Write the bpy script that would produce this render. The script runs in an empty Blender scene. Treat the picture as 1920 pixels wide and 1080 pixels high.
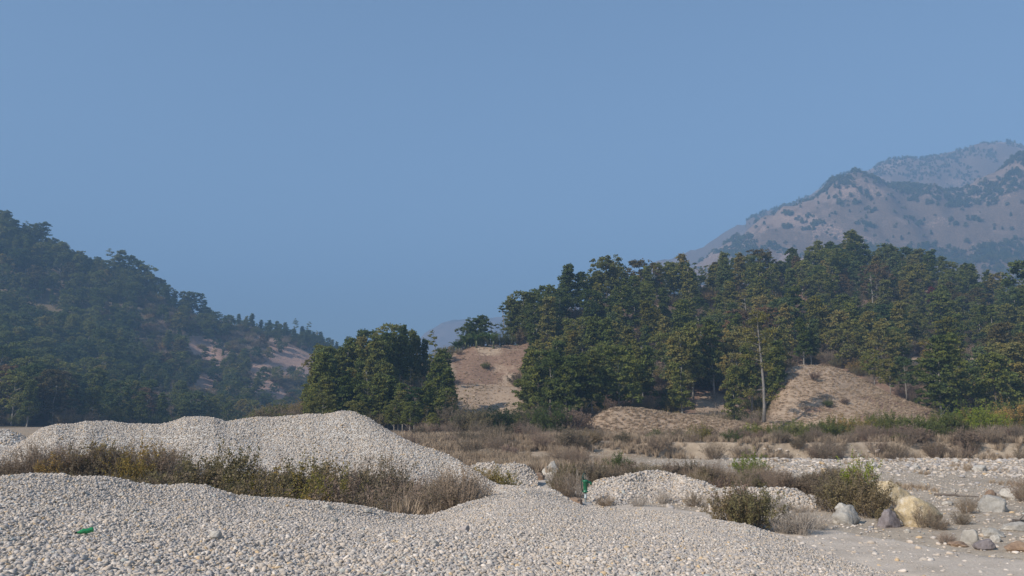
import bpy, math, random
import numpy as np
from mathutils import Vector
R_ = random.Random(7)
N_ = np.random.default_rng(11)
# ------------------------------------------------------------------ camera, sky, sun, exposure
F = 1500.0; HOR = 790.0; H = 3.3
TH = math.atan((HOR - 540.0) / F); CT, ST = math.cos(TH), math.sin(TH)
sc = bpy.context.scene
cd = bpy.data.cameras.new("camera"); cam = bpy.data.objects.new("camera", cd); sc.collection.objects.link(cam)
cd.sensor_width = 36.0; cd.lens = F / 1920.0 * 36.0; cd.clip_start = 0.1; cd.clip_end = 20000
cam.location = (0, 0, H); cam.rotation_euler = (math.pi / 2 + TH, 0, 0); sc.camera = cam
SUN = Vector((-0.66, -0.52, 0.58)).normalized()
w = bpy.data.worlds.new("World"); sc.world = w; w.use_nodes = True
nt = w.node_tree; nt.nodes.clear()
sky = nt.nodes.new("ShaderNodeTexSky"); sky.sky_type = 'NISHITA'; sky.sun_disc = False
sky.sun_elevation = math.asin(SUN.z); sky.sun_rotation = math.atan2(SUN.x, SUN.y)
sky.altitude = 300; sky.air_density = 1.1; sky.dust_density = .8; sky.ozone_density = 2.0
bg = nt.nodes.new("ShaderNodeBackground"); bg.inputs[1].default_value = 0.077
wo = nt.nodes.new("ShaderNodeOutputWorld")
nt.links.new(sky.outputs[0], bg.inputs[0]); nt.links.new(bg.outputs[0], wo.inputs[0])
sl = bpy.data.lights.new("sun", 'SUN'); sl.energy = 4.8; sl.angle = math.radians(0.5); sl.color = (1.0, 0.94, 0.86)
so = bpy.data.objects.new("sun", sl); sc.collection.objects.link(so)
so.rotation_euler = SUN.to_track_quat('Z', 'Y').to_euler()
sc.view_settings.view_transform = 'Standard'; sc.view_settings.look = 'None'
sc.view_settings.exposure = 0.86; sc.view_settings.gamma = 1.0
sc.cycles.max_bounces = 5; sc.cycles.diffuse_bounces = 2; sc.cycles.glossy_bounces = 1
sc.cycles.transmission_bounces = 4; sc.cycles.volume_bounces = 0; sc.cycles.transparent_max_bounces = 4

# ------------------------------------------------------------------ helpers: projection
def at(px, py, Y):
    px = np.asarray(px, float); py = np.asarray(py, float); Y = np.asarray(Y, float)
    u = (px - 960.0) / F; v = (540.0 - py) / F
    dy = CT - ST * v; dz = ST + CT * v; s = Y / dy
    return np.stack(np.broadcast_arrays(u * s, Y, H + dz * s), -1)
def gp(px, py, z=0.0):
    u = (px - 960.0) / F; v = (540.0 - py) / F
    dy = CT - ST * v; dz = ST + CT * v; s = (z - H) / dz
    return np.array([u * s, dy * s, z])
def proj(P):
    P = np.asarray(P, float); x, y, z = P[..., 0], P[..., 1], P[..., 2] - H
    d = y * CT + z * ST; d = np.where(np.abs(d) < 1e-6, 1e-6, d)
    return 960 + F * x / d, 540 - F * (z * CT - y * ST) / d
def inpoly(px, py, poly):
    px = np.asarray(px); py = np.asarray(py); r = np.zeros(px.shape, bool); n = len(poly); j = n - 1
    for i in range(n):
        xi, yi = poly[i]; xj, yj = poly[j]
        c = ((yi > py) != (yj > py)) & (px < (xj - xi) * (py - yi) / ((yj - yi) if yj != yi else 1e-9) + xi)
        r ^= c; j = i
    return r
# value noise
_T = np.random.default_rng(3).random((256, 256))
def vn(x, y):
    x = np.asarray(x, float); y = np.asarray(y, float)
    xi = np.floor(x).astype(int); yi = np.floor(y).astype(int); fx = x - xi; fy = y - yi
    fx = fx * fx * (3 - 2 * fx); fy = fy * fy * (3 - 2 * fy)
    a = _T[xi & 255, yi & 255]; b = _T[(xi + 1) & 255, yi & 255]; c = _T[xi & 255, (yi + 1) & 255]; d = _T[(xi + 1) & 255, (yi + 1) & 255]
    return (a * (1 - fx) + b * fx) * (1 - fy) + (c * (1 - fx) + d * fx) * fy - 0.5
def fbm(x, y, s=1.0, o=4, g=0.5):
    r = 0; a = 1.0; f = 1.0 / s
    for k in range(o):
        r = r + a * vn(x * f + 17.3 * k, y * f + 9.1 * k); a *= g; f *= 2.03
    return r
# ------------------------------------------------------------------ helpers: meshes
def mesh(name, V, faces, smooth=False, mats=(), mi=None):
    """faces: (n,k) int array or list of such arrays"""
    me = bpy.data.meshes.new(name)
    V = np.asarray(V, np.float32); fl = faces if isinstance(faces, list) else [faces]
    fl = [np.asarray(f, np.int32) for f in fl if len(f)]
    me.vertices.add(len(V)); me.vertices.foreach_set('co', V.ravel())
    if fl:
        lp = np.concatenate([f.ravel() for f in fl]); cnt = np.concatenate([np.full(len(f), f.shape[1]) for f in fl])
        st = np.concatenate([[0], np.cumsum(cnt)[:-1]])
        me.loops.add(len(lp)); me.loops.foreach_set('vertex_index', lp.astype(np.int32))
        me.polygons.add(len(cnt)); me.polygons.foreach_set('loop_start', st.astype(np.int32))
        me.polygons.foreach_set('use_smooth', np.full(len(cnt), smooth))
        if mi is not None: me.polygons.foreach_set('material_index', np.asarray(mi, np.int32))
    for m in mats: me.materials.append(m)
    me.update(calc_edges=True)
    return me
def link(name, me, parent=None, loc=None, rz=0.0, col=None):
    o = bpy.data.objects.new(name, me); (col or sc.collection).objects.link(o)
    if parent is not None: o.parent = parent
    if loc is not None: o.location = [float(c) for c in loc]
    if rz: o.rotation_euler = (0, 0, rz)
    return o
def tag(o, label=None, cat=None, group=None, kind=None):
    if label: o['label'] = label
    if cat: o['category'] = cat
    if group: o['group'] = group
    if kind: o['kind'] = kind
    return o
def soften(v, shp, n=3):
    v = np.asarray(v, float).reshape(shp)
    for _ in range(n):
        p = np.pad(v, 1, mode='edge'); v = (p[:-2, 1:-1] + p[2:, 1:-1] + p[1:-1, :-2] + p[1:-1, 2:] + 2 * v) / 6
    return v.ravel()
def fattr(me, name, vals):
    a = me.attributes.new(name, 'FLOAT', 'POINT'); a.data.foreach_set('value', np.asarray(vals, np.float32))
class MB:
    """collects verts + faces (3s and 4s), one material index per piece"""
    def __init__(s): s.V = []; s.Q = []; s.T = []; s.qm = []; s.tm = []; s.n = 0
    def add(s, V, Q=(), T=(), m=0):
        V = np.asarray(V, float); s.V.append(V)
        if len(Q): s.Q.append(np.asarray(Q) + s.n); s.qm += [m] * len(Q)
        if len(T): s.T.append(np.asarray(T) + s.n); s.tm += [m] * len(T)
        s.n += len(V)
    def tube(s, pts, rad, k=6, m=0, cap=True):
        pts = [Vector(p) for p in pts]; V = []; n = len(pts)
        for i, p in enumerate(pts):
            d = (pts[min(i + 1, n - 1)] - pts[max(i - 1, 0)]).normalized()
            a = d.orthogonal().normalized() if i == 0 else (a - d * a.dot(d)).normalized()
            b = d.cross(a)
            for j in range(k):
                t = 2 * math.pi * j / k; V.append(p + (a * math.cos(t) + b * math.sin(t)) * rad[i])
        Q = [(i * k + j, i * k + (j + 1) % k, (i + 1) * k + (j + 1) % k, (i + 1) * k + j) for i in range(n - 1) for j in range(k)]
        T = []
        if cap:
            V += [pts[0], pts[-1]]; c0, c1 = n * k, n * k + 1
            T = [(c0, (j + 1) % k, j) for j in range(k)] + [(c1, (n - 1) * k + j, (n - 1) * k + (j + 1) % k) for j in range(k)]
        s.add([tuple(v) for v in V], Q, T, m)
    def box(s, c, d, m=0):
        x, y, z = c; a, b, e = d[0] / 2, d[1] / 2, d[2] / 2
        V = [(x + i * a, y + j * b, z + k * e) for k in (-1, 1) for j in (-1, 1) for i in (-1, 1)]
        s.add(V, [(0, 2, 3, 1), (4, 5, 7, 6), (0, 1, 5, 4), (2, 6, 7, 3), (0, 4, 6, 2), (1, 3, 7, 5)], m=m)
    def lathe(s, prof, k=14, m=0):
        V = [(r * math.cos(2 * math.pi * j / k), r * math.sin(2 * math.pi * j / k), z) for r, z in prof for j in range(k)]
        Q = [(i * k + j, i * k + (j + 1) % k, (i + 1) * k + (j + 1) % k, (i + 1) * k + j) for i in range(len(prof) - 1) for j in range(k)]
        s.add(V, Q, m=m)
    def me(s, name, mats, smooth=False):
        V = np.concatenate(s.V); fl = []; mi = []
        if s.Q: fl.append(np.concatenate(s.Q)); mi += s.qm
        if s.T: fl.append(np.concatenate(s.T)); mi += s.tm
        return mesh(name, V, fl, smooth, mats, mi)
def cards(C, size, rng, up=0.5, asp=0.6, droop=0.0, out=None):
    """leaf cards: one bent quad pair at every centre"""
    n = len(C); nrm = rng.normal(size=(n, 3)); nrm[:, 2] = np.abs(nrm[:, 2]) + up if out is None else nrm[:, 2] + up
    if out is not None: nrm += out * .9
    nrm /= np.linalg.norm(nrm, axis=1)[:, None]
    a = np.cross(nrm, rng.normal(size=(n, 3))); a /= np.linalg.norm(a, axis=1)[:, None]; b = np.cross(nrm, a)
    s = size * rng.uniform(0.6, 1.3, n)[:, None]; w_ = asp * rng.uniform(.7, 1.2, n)[:, None]
    V = np.stack([C - a * s * .5, C - b * s * .5 * w_ + nrm * s * .08, C + a * s * .5 - [0, 0, droop], C + b * s * .5 * w_ + nrm * s * .08], 1).reshape(-1, 3)
    return V, np.arange(n * 4).reshape(n, 4)
# ------------------------------------------------------------------ helpers: materials
def mat(name): 
    m = bpy.data.materials.new(name); m.use_nodes = True; t = m.node_tree; t.nodes.clear()
    o = t.nodes.new('ShaderNodeOutputMaterial'); return m, t, o
def nd(t, typ, **k):
    n = t.nodes.new(typ)
    for a, v in k.items(): setattr(n, a, v)
    return n
def ramp(t, fac, stops, mode='LINEAR'):
    r = nd(t, 'ShaderNodeValToRGB'); cr = r.color_ramp; cr.interpolation = mode
    while len(cr.elements) < len(stops): cr.elements.new(0.5)
    for e, (p, c) in zip(cr.elements, stops): e.position = p; e.color = (*c, 1) if len(c) == 3 else c
    t.links.new(fac, r.inputs[0]); return r.outputs[0]
def noise(t, scale, detail=4, rough=.6, vec=None):
    n = nd(t, 'ShaderNodeTexNoise'); n.inputs['Scale'].default_value = scale; n.inputs['Detail'].default_value = detail; n.inputs['Roughness'].default_value = rough
    if vec is not None: t.links.new(vec, n.inputs['Vector'])
    return n.outputs[0]
def geo_pos(t): return nd(t, 'ShaderNodeNewGeometry').outputs['Position']
def obj_pos(t): return nd(t, 'ShaderNodeTexCoord').outputs['Object']
def mix(t, fac, a, b, typ='MIX'):
    m = nd(t, 'ShaderNodeMix', data_type='RGBA', blend_type=typ)
    if isinstance(fac, (int, float)): m.inputs[0].default_value = fac
    else: t.links.new(fac, m.inputs[0])
    for i, c in ((6, a), (7, b)):
        if isinstance(c, tuple): m.inputs[i].default_value = (*c, 1)
        else: t.links.new(c, m.inputs[i])
    return m.outputs[2]
def math_(t, op, a, b=0.0):
    m = nd(t, 'ShaderNodeMath', operation=op)
    for i, c in ((0, a), (1, b)):
        if isinstance(c, (int, float)): m.inputs[i].default_value = c
        else: t.links.new(c, m.inputs[i])
    return m.outputs[0]
def finish(t, o, colr, rough=.95, bump=None, bs=.5, bd=.05, spec=.2):
    p = nd(t, 'ShaderNodeBsdfPrincipled'); p.inputs['Roughness'].default_value = rough; p.inputs['Specular IOR Level'].default_value = spec
    if isinstance(colr, tuple): p.inputs[0].default_value = (*colr, 1)
    else: t.links.new(colr, p.inputs[0])
    if bump is not None:
        b = nd(t, 'ShaderNodeBump'); b.inputs['Strength'].default_value = bs; b.inputs['Distance'].default_value = bd
        t.links.new(bump, b.inputs['Height']); t.links.new(b.outputs[0], p.inputs['Normal'])
    t.links.new(p.outputs[0], o.inputs[0]); return p
def leaf_mat(name, c, var=.35, trans=.38, c2=None):
    m, t, o = mat(name)
    rnd = nd(t, 'ShaderNodeObjectInfo').outputs['Random']
    isl = nd(t, 'ShaderNodeNewGeometry').outputs['Random Per Island']
    tin = nd(t, 'ShaderNodeAttribute', attribute_name='tint').outputs['Fac']
    c2 = c2 or (c[0] * 1.5, c[1] * 1.25, c[2] * .9)
    base = mix(t, tin, c, c2)
    v = math_(t, 'MULTIPLY', math_(t, 'ADD', math_(t, 'MULTIPLY', isl, var), 1 - var / 2), math_(t, 'ADD', math_(t, 'MULTIPLY', rnd, .5), .75))
    h = nd(t, 'ShaderNodeHueSaturation'); t.links.new(base, h.inputs['Color']); t.links.new(v, h.inputs['Value'])
    t.links.new(math_(t, 'ADD', math_(t, 'MULTIPLY', rnd, -.05), .52), h.inputs['Hue'])
    d = nd(t, 'ShaderNodeBsdfDiffuse'); t.links.new(h.outputs[0], d.inputs[0])
    tr = nd(t, 'ShaderNodeBsdfTranslucent'); t.links.new(h.outputs[0], tr.inputs[0])
    ms = nd(t, 'ShaderNodeMixShader'); ms.inputs[0].default_value = trans
    t.links.new(d.outputs[0], ms.inputs[1]); t.links.new(tr.outputs[0], ms.inputs[2]); t.links.new(ms.outputs[0], o.inputs[0]); return m
def simple(name, c, var=.3, scale=3., rough=.9, bs=.3, bd=.02, spec=.2):
    m, t, o = mat(name); n = noise(t, scale, 5, .6, obj_pos(t))
    colr = ramp(t, n, [(.3, tuple(x * (1 - var) for x in c)), (.7, tuple(min(1, x * (1 + var)) for x in c))])
    finish(t, o, colr, rough, n, bs, bd, spec); return m
L = dict(
    dark=leaf_mat('leaf_dark', (.105, .135, .046)), mid=leaf_mat('leaf_mid', (.142, .172, .056)),
    olive=leaf_mat('leaf_olive', (.185, .190, .068)), yellow=leaf_mat('leaf_yellow', (.16, .155, .045)),
    brown=leaf_mat('leaf_brown', (.140, .118, .065)), blue=leaf_mat('leaf_blue', (.095, .135, .062)),
    red=leaf_mat('leaf_red', (.19, .055, .07)), lime=leaf_mat('leaf_lime', (.10, .15, .03)),
    dryleaf=leaf_mat('leaf_dry', (.17, .125, .075), c2=(.23, .17, .10)), banana=leaf_mat('leaf_banana', (.10, .16, .06)))
LS = dict(olive=leaf_mat('shrub_olive', (.21, .178, .088), c2=(.28, .235, .12)), brown=leaf_mat('shrub_brown', (.225, .175, .12), c2=(.29, .225, .15)),
    yellow=leaf_mat('shrub_yellow', (.27, .235, .085)), dryleaf=leaf_mat('shrub_tan', (.29, .225, .16), c2=(.38, .30, .21)), mid=leaf_mat('shrub_green', (.12, .155, .055)), lime=leaf_mat('shrub_lime', (.19, .25, .05)), dark=leaf_mat('shrub_dark', (.06, .085, .04)))
M = {}
M['bark'] = simple('bark', (.30, .27, .23), .3, 3)
M['midbark'] = simple('grey_bark', (.22, .195, .17), .3, 3)
M['darkbark'] = simple('dark_bark', (.13, .105, .085), .3, 3)
M['twig'] = simple('twig', (.29, .22, .16), .25, 8)
M['greytwig'] = simple('grey_twig', (.36, .31, .26), .2, 8)
def grass_mat(name, a, b):
    m, t, o = mat(name); rnd = nd(t, 'ShaderNodeObjectInfo').outputs['Random']; isl = nd(t, 'ShaderNodeNewGeometry').outputs['Random Per Island']
    c = mix(t, math_(t, 'ADD', math_(t, 'MULTIPLY', rnd, .6), math_(t, 'MULTIPLY', isl, .4)), a, b)
    d = nd(t, 'ShaderNodeBsdfDiffuse'); t.links.new(c, d.inputs[0]); t.links.new(d.outputs[0], o.inputs[0]); return m
M['grass_brown'] = grass_mat('grass_brown', (.26, .19, .13), (.48, .37, .26))
M['grass_tan'] = grass_mat('grass_tan', (.42, .31, .21), (.60, .465, .33))
# pebble colours
def pebble_mat(nm):
    m, t, o = mat(nm); rnd = nd(t, 'ShaderNodeObjectInfo').outputs['Random'] if nm == 'stone' else nd(t, 'ShaderNodeAttribute', attribute_name='tone').outputs['Fac']
    c = ramp(t, rnd, [(0, (.30, .30, .30)), (.12, (.42, .41, .39)), (.26, (.34, .35, .37)), (.38, (.50, .47, .43)), (.5, (.42, .40, .37)),
                      (.62, (.53, .52, .50)), (.72, (.46, .42, .36)), (.80, (.45, .45, .45)), (.88, (.62, .61, .59)), (.94, (.50, .41, .28)), (.965, (.30, .31, .32)), (.985, (.40, .45, .46))], 'CONSTANT')
    n = noise(t, 18, 3, .6, obj_pos(t)); c = mix(t, .5, c, ramp(t, n, [(.3, (.7, .7, .7)), (.7, (1, 1, 1))]), 'MULTIPLY'); c = mix(t, 1.0, c, (1.17, 1.03, .90), 'MULTIPLY')
    finish(t, o, c, .85, n, .3, .004, .3); return m
M['pebble'] = pebble_mat('pebble'); M['stone'] = pebble_mat('stone')
def heapmat():
    m, t, o = mat('gravel_bed'); p = geo_pos(t)
    v = nd(t, 'ShaderNodeTexVoronoi'); v.inputs['Scale'].default_value = 22; t.links.new(p, v.inputs['Vector'])
    g = nd(t, 'ShaderNodeRGBToBW'); t.links.new(v.outputs['Color'], g.inputs[0])
    c = ramp(t, g.outputs[0], [(.2, (.40, .37, .33)), (.5, (.52, .48, .425)), (.8, (.62, .57, .51))])
    inv = math_(t, 'SUBTRACT', 1.0, v.outputs['Distance'])
    finish(t, o, c, .95, inv, .8, .03); return m
M['heap'] = heapmat()
def groundmat():
    m, t, o = mat('riverbed_sand'); p = geo_pos(t)
    a = noise(t, .12, 5, .6, p); b = noise(t, 1.3, 6, .65, p); c3 = noise(t, 9, 4, .7, p)
    c = ramp(t, a, [(.35, (.34, .315, .285)), (.55, (.40, .37, .33)), (.7, (.31, .29, .265))])
    c = mix(t, .8, c, ramp(t, b, [(.3, (.72, .70, .68)), (.5, (.95, .93, .90)), (.7, (1.1, 1.08, 1.05))]), 'MULTIPLY')
    c = mix(t, .8, c, ramp(t, c3, [(.32, (.62, .60, .58)), (.5, (.95, .95, .95)), (.72, (1.15, 1.15, 1.12))]), 'MULTIPLY')
    g = nd(t, 'ShaderNodeAttribute', attribute_name='bank').outputs['Fac']
    br = ramp(t, b, [(.3, (.19, .155, .12)), (.5, (.29, .245, .195)), (.7, (.38, .33, .275))])
    c = mix(t, g, c, br)
    c = mix(t, 1.0, c, (1.27, 1.14, .99), 'MULTIPLY'); h = math_(t, 'ADD', math_(t, 'MULTIPLY', b, .6), math_(t, 'MULTIPLY', c3, .5))
    finish(t, o, c, .97, h, .9, .12, .1); return m
M['ground'] = groundmat()
def pathmat():
    m, t, o = mat('sandy_path'); p = geo_pos(t); b = noise(t, .9, 6, .6, p); c3 = noise(t, 14, 4, .7, p)
    c = ramp(t, b, [(.3, (.47, .39, .31)), (.6, (.61, .515, .42))])
    c = mix(t, .6, c, ramp(t, c3, [(.35, (.75, .74, .72)), (.6, (1, 1, 1))]), 'MULTIPLY')
    finish(t, o, c, .97, math_(t, 'ADD', b, c3), .6, .06, .1); return m
M['path'] = pathmat()
def slopemat(name, tan1, tan2, floor1, floor2, s=1.0, rock=None, strata=None):
    """'dry' attribute: 1 = tan grass, 0 = leaf-strewn floor; 'rock' attribute: bare pale soil"""
    m, t, o = mat(name); p = geo_pos(t)
    a = noise(t, .25 / s, 6, .65, p); b = noise(t, 2.2 / s, 6, .75, p); vv = nd(t, 'ShaderNodeMapping'); vv.inputs['Scale'].default_value = (.25 / s, .25 / s, 2.0 / s); t.links.new(p, vv.inputs[0])
    st = noise(t, 1.0, 5, .6, vv.outputs[0])
    ta = ramp(t, b, [(.32, tan1), (.62, tan2)]); ta = mix(t, .55, ta, ramp(t, a, [(.35, (.78, .74, .71)), (.55, (1, 1, 1))]), 'MULTIPLY')
    fl = ramp(t, b, [(.35, floor1), (.65, floor2)])
    d = nd(t, 'ShaderNodeAttribute', attribute_name='dry').outputs['Fac']
    dd = ramp(t, math_(t, 'ADD', d, math_(t, 'MULTIPLY', math_(t, 'SUBTRACT', a, .5), 1.1)), [(.4, (0, 0, 0)), (.6, (1, 1, 1))])
    c = mix(t, dd, fl, ta)
    r = nd(t, 'ShaderNodeAttribute', attribute_name='rock').outputs['Fac']
    rr = ramp(t, math_(t, 'ADD', r, math_(t, 'MULTIPLY', math_(t, 'SUBTRACT', b, .5), 1.3)), [(.45, (0, 0, 0)), (.6, (1, 1, 1))])
    rk = rock or (.50, .37, .26)
    rc = ramp(t, st, [(.3, tuple(x * .7 for x in rk)), (.6, rk)])
    c = mix(t, rr, c, rc)
    finish(t, o, c, .97, math_(t, 'ADD', math_(t, 'MULTIPLY', b, .8), math_(t, 'MULTIPLY', st, .4)), .8, .22 * s, .05); return m
M['slope'] = slopemat('dry_slope', (.32, .225, .155), (.47, .35, .245), (.19, .12, .082), (.33, .215, .15))
M['leftslope'] = slopemat('left_slope', (.36, .225, .165), (.48, .32, .24), (.12, .10, .06), (.24, .175, .11), 2.0, (.58, .36, .27))
M['mount'] = slopemat('mountain_slope', (.18, .125, .095), (.26, .185, .14), (.07, .055, .038), (.20, .135, .095), 6.0, (.36, .245, .185))
def rockmat(name, c1, c2, c3, sc_=2.0):
    m, t, o = mat(name); p = obj_pos(t); a = noise(t, sc_, 6, .65, p); b = noise(t, sc_ * 5, 5, .7, p)
    c = ramp(t, a, [(.32, c1), (.5, c2), (.68, c3)]); c = mix(t, .6, c, ramp(t, b, [(.35, (.62, .6, .58)), (.6, (1.05, 1.05, 1.05))]), 'MULTIPLY')
    finish(t, o, c, .92, math_(t, 'ADD', a, math_(t, 'MULTIPLY', b, .5)), .8, .06, .15); return m
M['rock_yellow'] = rockmat('yellow_rock', (.36, .30, .22), (.54, .42, .25), (.64, .565, .46), 3.6)
M['rock_grey'] = rockmat('grey_rock', (.30, .275, .24), (.42, .385, .335), (.54, .49, .42))
M['rock_dark'] = rockmat('purple_rock', (.17, .145, .14), (.24, .205, .20), (.32, .28, .26))
M['rock_pale'] = rockmat('pale_rock', (.40, .36, .31), (.50, .46, .40), (.60, .55, .48))
M['rock_taupe'] = rockmat('taupe_rock', (.40, .35, .31), (.46, .40, .36), (.52, .46, .41))
M['rock_brown'] = rockmat('brown_rock', (.20, .13, .09), (.32, .22, .15), (.42, .33, .25))
def paint(name, c, rough=.4, metal=0.0, spec=.5):
    m, t, o = mat(name); n = noise(t, 25, 4, .6, obj_pos(t)); col = ramp(t, n, [(.3, tuple(x * .7 for x in c)), (.6, c)])
    p = finish(t, o, col, rough, n, .15, .002, spec); p.inputs['Metallic'].default_value = metal; return m
M['pump_green'] = paint('green_paint', (.02, .16, .07)); M['pump_dark'] = paint('dark_iron', (.03, .07, .05), .5, .3)
M['pipe'] = paint('galvanised_pipe', (.38, .42, .42), .45, .6); M['concrete'] = simple('concrete', (.42, .40, .38), .15, 10)
M['cap'] = paint('black_cap', (.01, .01, .012), .4)
def bottlemat():
    m, t, o = mat('green_plastic'); p = finish(t, o, (.04, .33, .11), .15, None, spec=.6); p.inputs['Transmission Weight'].default_value = .35; return m
M['bottle'] = bottlemat()

# ------------------------------------------------------------------ fans: terrain surfaces built row by row
def ctl(pxs, table):
    k = sorted(table); return np.interp(pxs, k, [table[i][0] for i in k]), np.interp(pxs, k, [table[i][1] for i in k])
def fan(pxs, rows, sub, disp=None, smooth_k=0):
    """rows: list of {px:(Y,py)}; sub: divisions between rows; returns grid (cols, rows, 3)"""
    P = [at(pxs, *ctl(pxs, r)[::-1]) for r in rows]
    out = []
    n = len(P)
    for i in range(n - 1):
        p0 = P[max(i - 1, 0)]; p1 = P[i]; p2 = P[i + 1]; p3 = P[min(i + 2, n - 1)]
        for j in range(sub):
            t = j / sub
            q = p1 * (1 - t) + p2 * t
            m1 = (p2 - p0) * .35; m2 = (p3 - p1) * .35
            h = (2 * t**3 - 3 * t**2 + 1) * p1 + (t**3 - 2 * t**2 + t) * m1 + (-2 * t**3 + 3 * t**2) * p2 + (t**3 - t**2) * m2
            q[:, 2] = h[:, 2]; out.append(q)
    out.append(P[-1]); G = np.stack(out, 1)
    if disp is not None: G[..., 2] += disp(G[..., 0], G[..., 1], G[..., 2])
    return G
def gridfaces(a, b):
    i = np.arange(a - 1)[:, None] * b + np.arange(b - 1)[None]
    return np.stack([i, i + b, i + b + 1, i + 1], -1).reshape(-1, 4)
def surf(name, G, m, smooth=True):
    a, b = G.shape[:2]; return mesh(name, G.reshape(-1, 3), gridfaces(a, b), smooth, [m])
def sample(G, n, dens=None, rng=N_):
    """n random points on the surface grid, area weighted"""
    A = G[:-1, :-1]; B = G[1:, :-1]; D = G[:-1, 1:]
    ar = np.linalg.norm(np.cross(B - A, D - A), axis=-1)
    if dens is not None: ar = ar * dens(A[..., 0], A[..., 1], A[..., 2])
    wt = ar.ravel(); wt = wt / wt.sum(); k = rng.choice(len(wt), n, p=wt); i, j = np.unravel_index(k, ar.shape)
    u = rng.random((n, 1)); v = rng.random((n, 1))
    return (G[i, j] * (1 - u) + G[i + 1, j] * u) * (1 - v) + (G[i, j + 1] * (1 - u) + G[i + 1, j + 1] * u) * v
# ------------------------------------------------------------------ scattering (stuff): instances at loose vertices
def scatter_tree(colec):
    g = bpy.data.node_groups.new('scatter', 'GeometryNodeTree')
    g.interface.new_socket('Geometry', in_out='INPUT', socket_type='NodeSocketGeometry')
    g.interface.new_socket('Geometry', in_out='OUTPUT', socket_type='NodeSocketGeometry')
    n = g.nodes; l = g.links; gi = n.new('NodeGroupInput'); go = n.new('NodeGroupOutput')
    ci = n.new('GeometryNodeCollectionInfo'); ci.inputs['Collection'].default_value = colec; ci.inputs['Separate Children'].default_value = True; ci.inputs['Reset Children'].default_value = True
    ip = n.new('GeometryNodeInstanceOnPoints'); ip.inputs['Pick Instance'].default_value = True
    def na(nm, ty):
        x = n.new('GeometryNodeInputNamedAttribute'); x.data_type = ty; x.inputs[0].default_value = nm
        return [s for s in x.outputs if s.enabled and s.name == 'Attribute'][0]
    idx = na('idx', 'INT'); cmpn = n.new('FunctionNodeCompare'); cmpn.data_type = 'INT'; cmpn.operation = 'GREATER_EQUAL'
    ci_in = [s for s in cmpn.inputs if s.enabled]; l.new(idx, ci_in[0]); ci_in[1].default_value = 0
    er = n.new('FunctionNodeEulerToRotation'); l.new(na('rot', 'FLOAT_VECTOR'), er.inputs[0])
    l.new(gi.outputs[0], ip.inputs['Points']); l.new(cmpn.outputs[0], ip.inputs['Selection']); l.new(ci.outputs[0], ip.inputs['Instance'])
    l.new(idx, ip.inputs['Instance Index']); l.new(er.outputs[0], ip.inputs['Rotation']); l.new(na('scl', 'FLOAT_VECTOR'), ip.inputs['Scale'])
    j = n.new('GeometryNodeJoinGeometry'); l.new(gi.outputs[0], j.inputs[0]); l.new(ip.outputs[0], j.inputs[0]); l.new(j.outputs[0], go.inputs[0])
    return g
def scatter(name, colec, P, rot, scl, idx, G=None, m=None):
    nb = 0; faces = np.zeros((0, 4), int); V = P
    if G is not None:
        a, b = G.shape[:2]; V = np.concatenate([G.reshape(-1, 3), P]); nb = a * b; faces = gridfaces(a, b)
    me = mesh(name, V, faces, True, [m] if m else [])
    z = np.zeros((nb, 3)); n = len(V)
    for nm, arr, pad in (('rot', rot, z), ('scl', scl, z + 1)):
        at_ = me.attributes.new(nm, 'FLOAT_VECTOR', 'POINT'); at_.data.foreach_set('vector', np.concatenate([pad, arr]).astype(np.float32).ravel())
    at_ = me.attributes.new('idx', 'INT', 'POINT'); at_.data.foreach_set('value', np.concatenate([np.full(nb, -1), idx]).astype(np.int32))
    o = link(name, me); md = o.modifiers.new('scatter', 'NODES'); md.node_group = scatter_tree(colec); return o
def source(name): return bpy.data.collections.new(name)
def erot(n, tilt, rng=N_): return np.stack([rng.normal(0, tilt, n), rng.normal(0, tilt, n), rng.uniform(0, 6.283, n)], 1)
def ico(sub):
    import bmesh
    b = bmesh.new(); bmesh.ops.create_icosphere(b, subdivisions=sub, radius=1.0)
    V = np.array([v.co[:] for v in b.verts]); Fc = np.array([[v.index for v in f.verts] for f in b.faces]); b.free(); return V, Fc
I1, I2, I4 = ico(1), ico(2), ico(4)
def n3(V, s, seed): 
    return (vn(V[:, 0] * s + seed, V[:, 1] * s + seed * 2.1) + vn(V[:, 1] * s + seed * 3.7, V[:, 2] * s + 5) + vn(V[:, 2] * s + seed * 1.3, V[:, 0] * s + 11)) / 1.5
def rockverts(base, seed, rough=.35, cuts=6, fine=.05):
    rng = np.random.default_rng(seed); V = base.copy()
    V *= (1 + rough * n3(V, 1.3, seed % 97))[:, None]
    for _ in range(cuts):
        d = rng.normal(size=3); d /= np.linalg.norm(d); h = rng.uniform(.55, .88) if cuts > 6 else rng.uniform(.62, .9); s = V @ d
        V -= np.maximum(s - h, 0)[:, None] * d * .9
    V *= (1 + fine * n3(V, 6, seed % 31) + fine * .6 * n3(V, 15, seed % 13))[:, None]
    return V
peb = source('pebble_sources')
for k in range(8):
    V = rockverts(I2[0], 40 + k, .5, 4, .03); V *= [1.0, R_.uniform(.62, .9), R_.uniform(.4, .65)]
    link('pebble', mesh('pebble', V, I2[1], True, [M['stone']]), col=peb)

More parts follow.
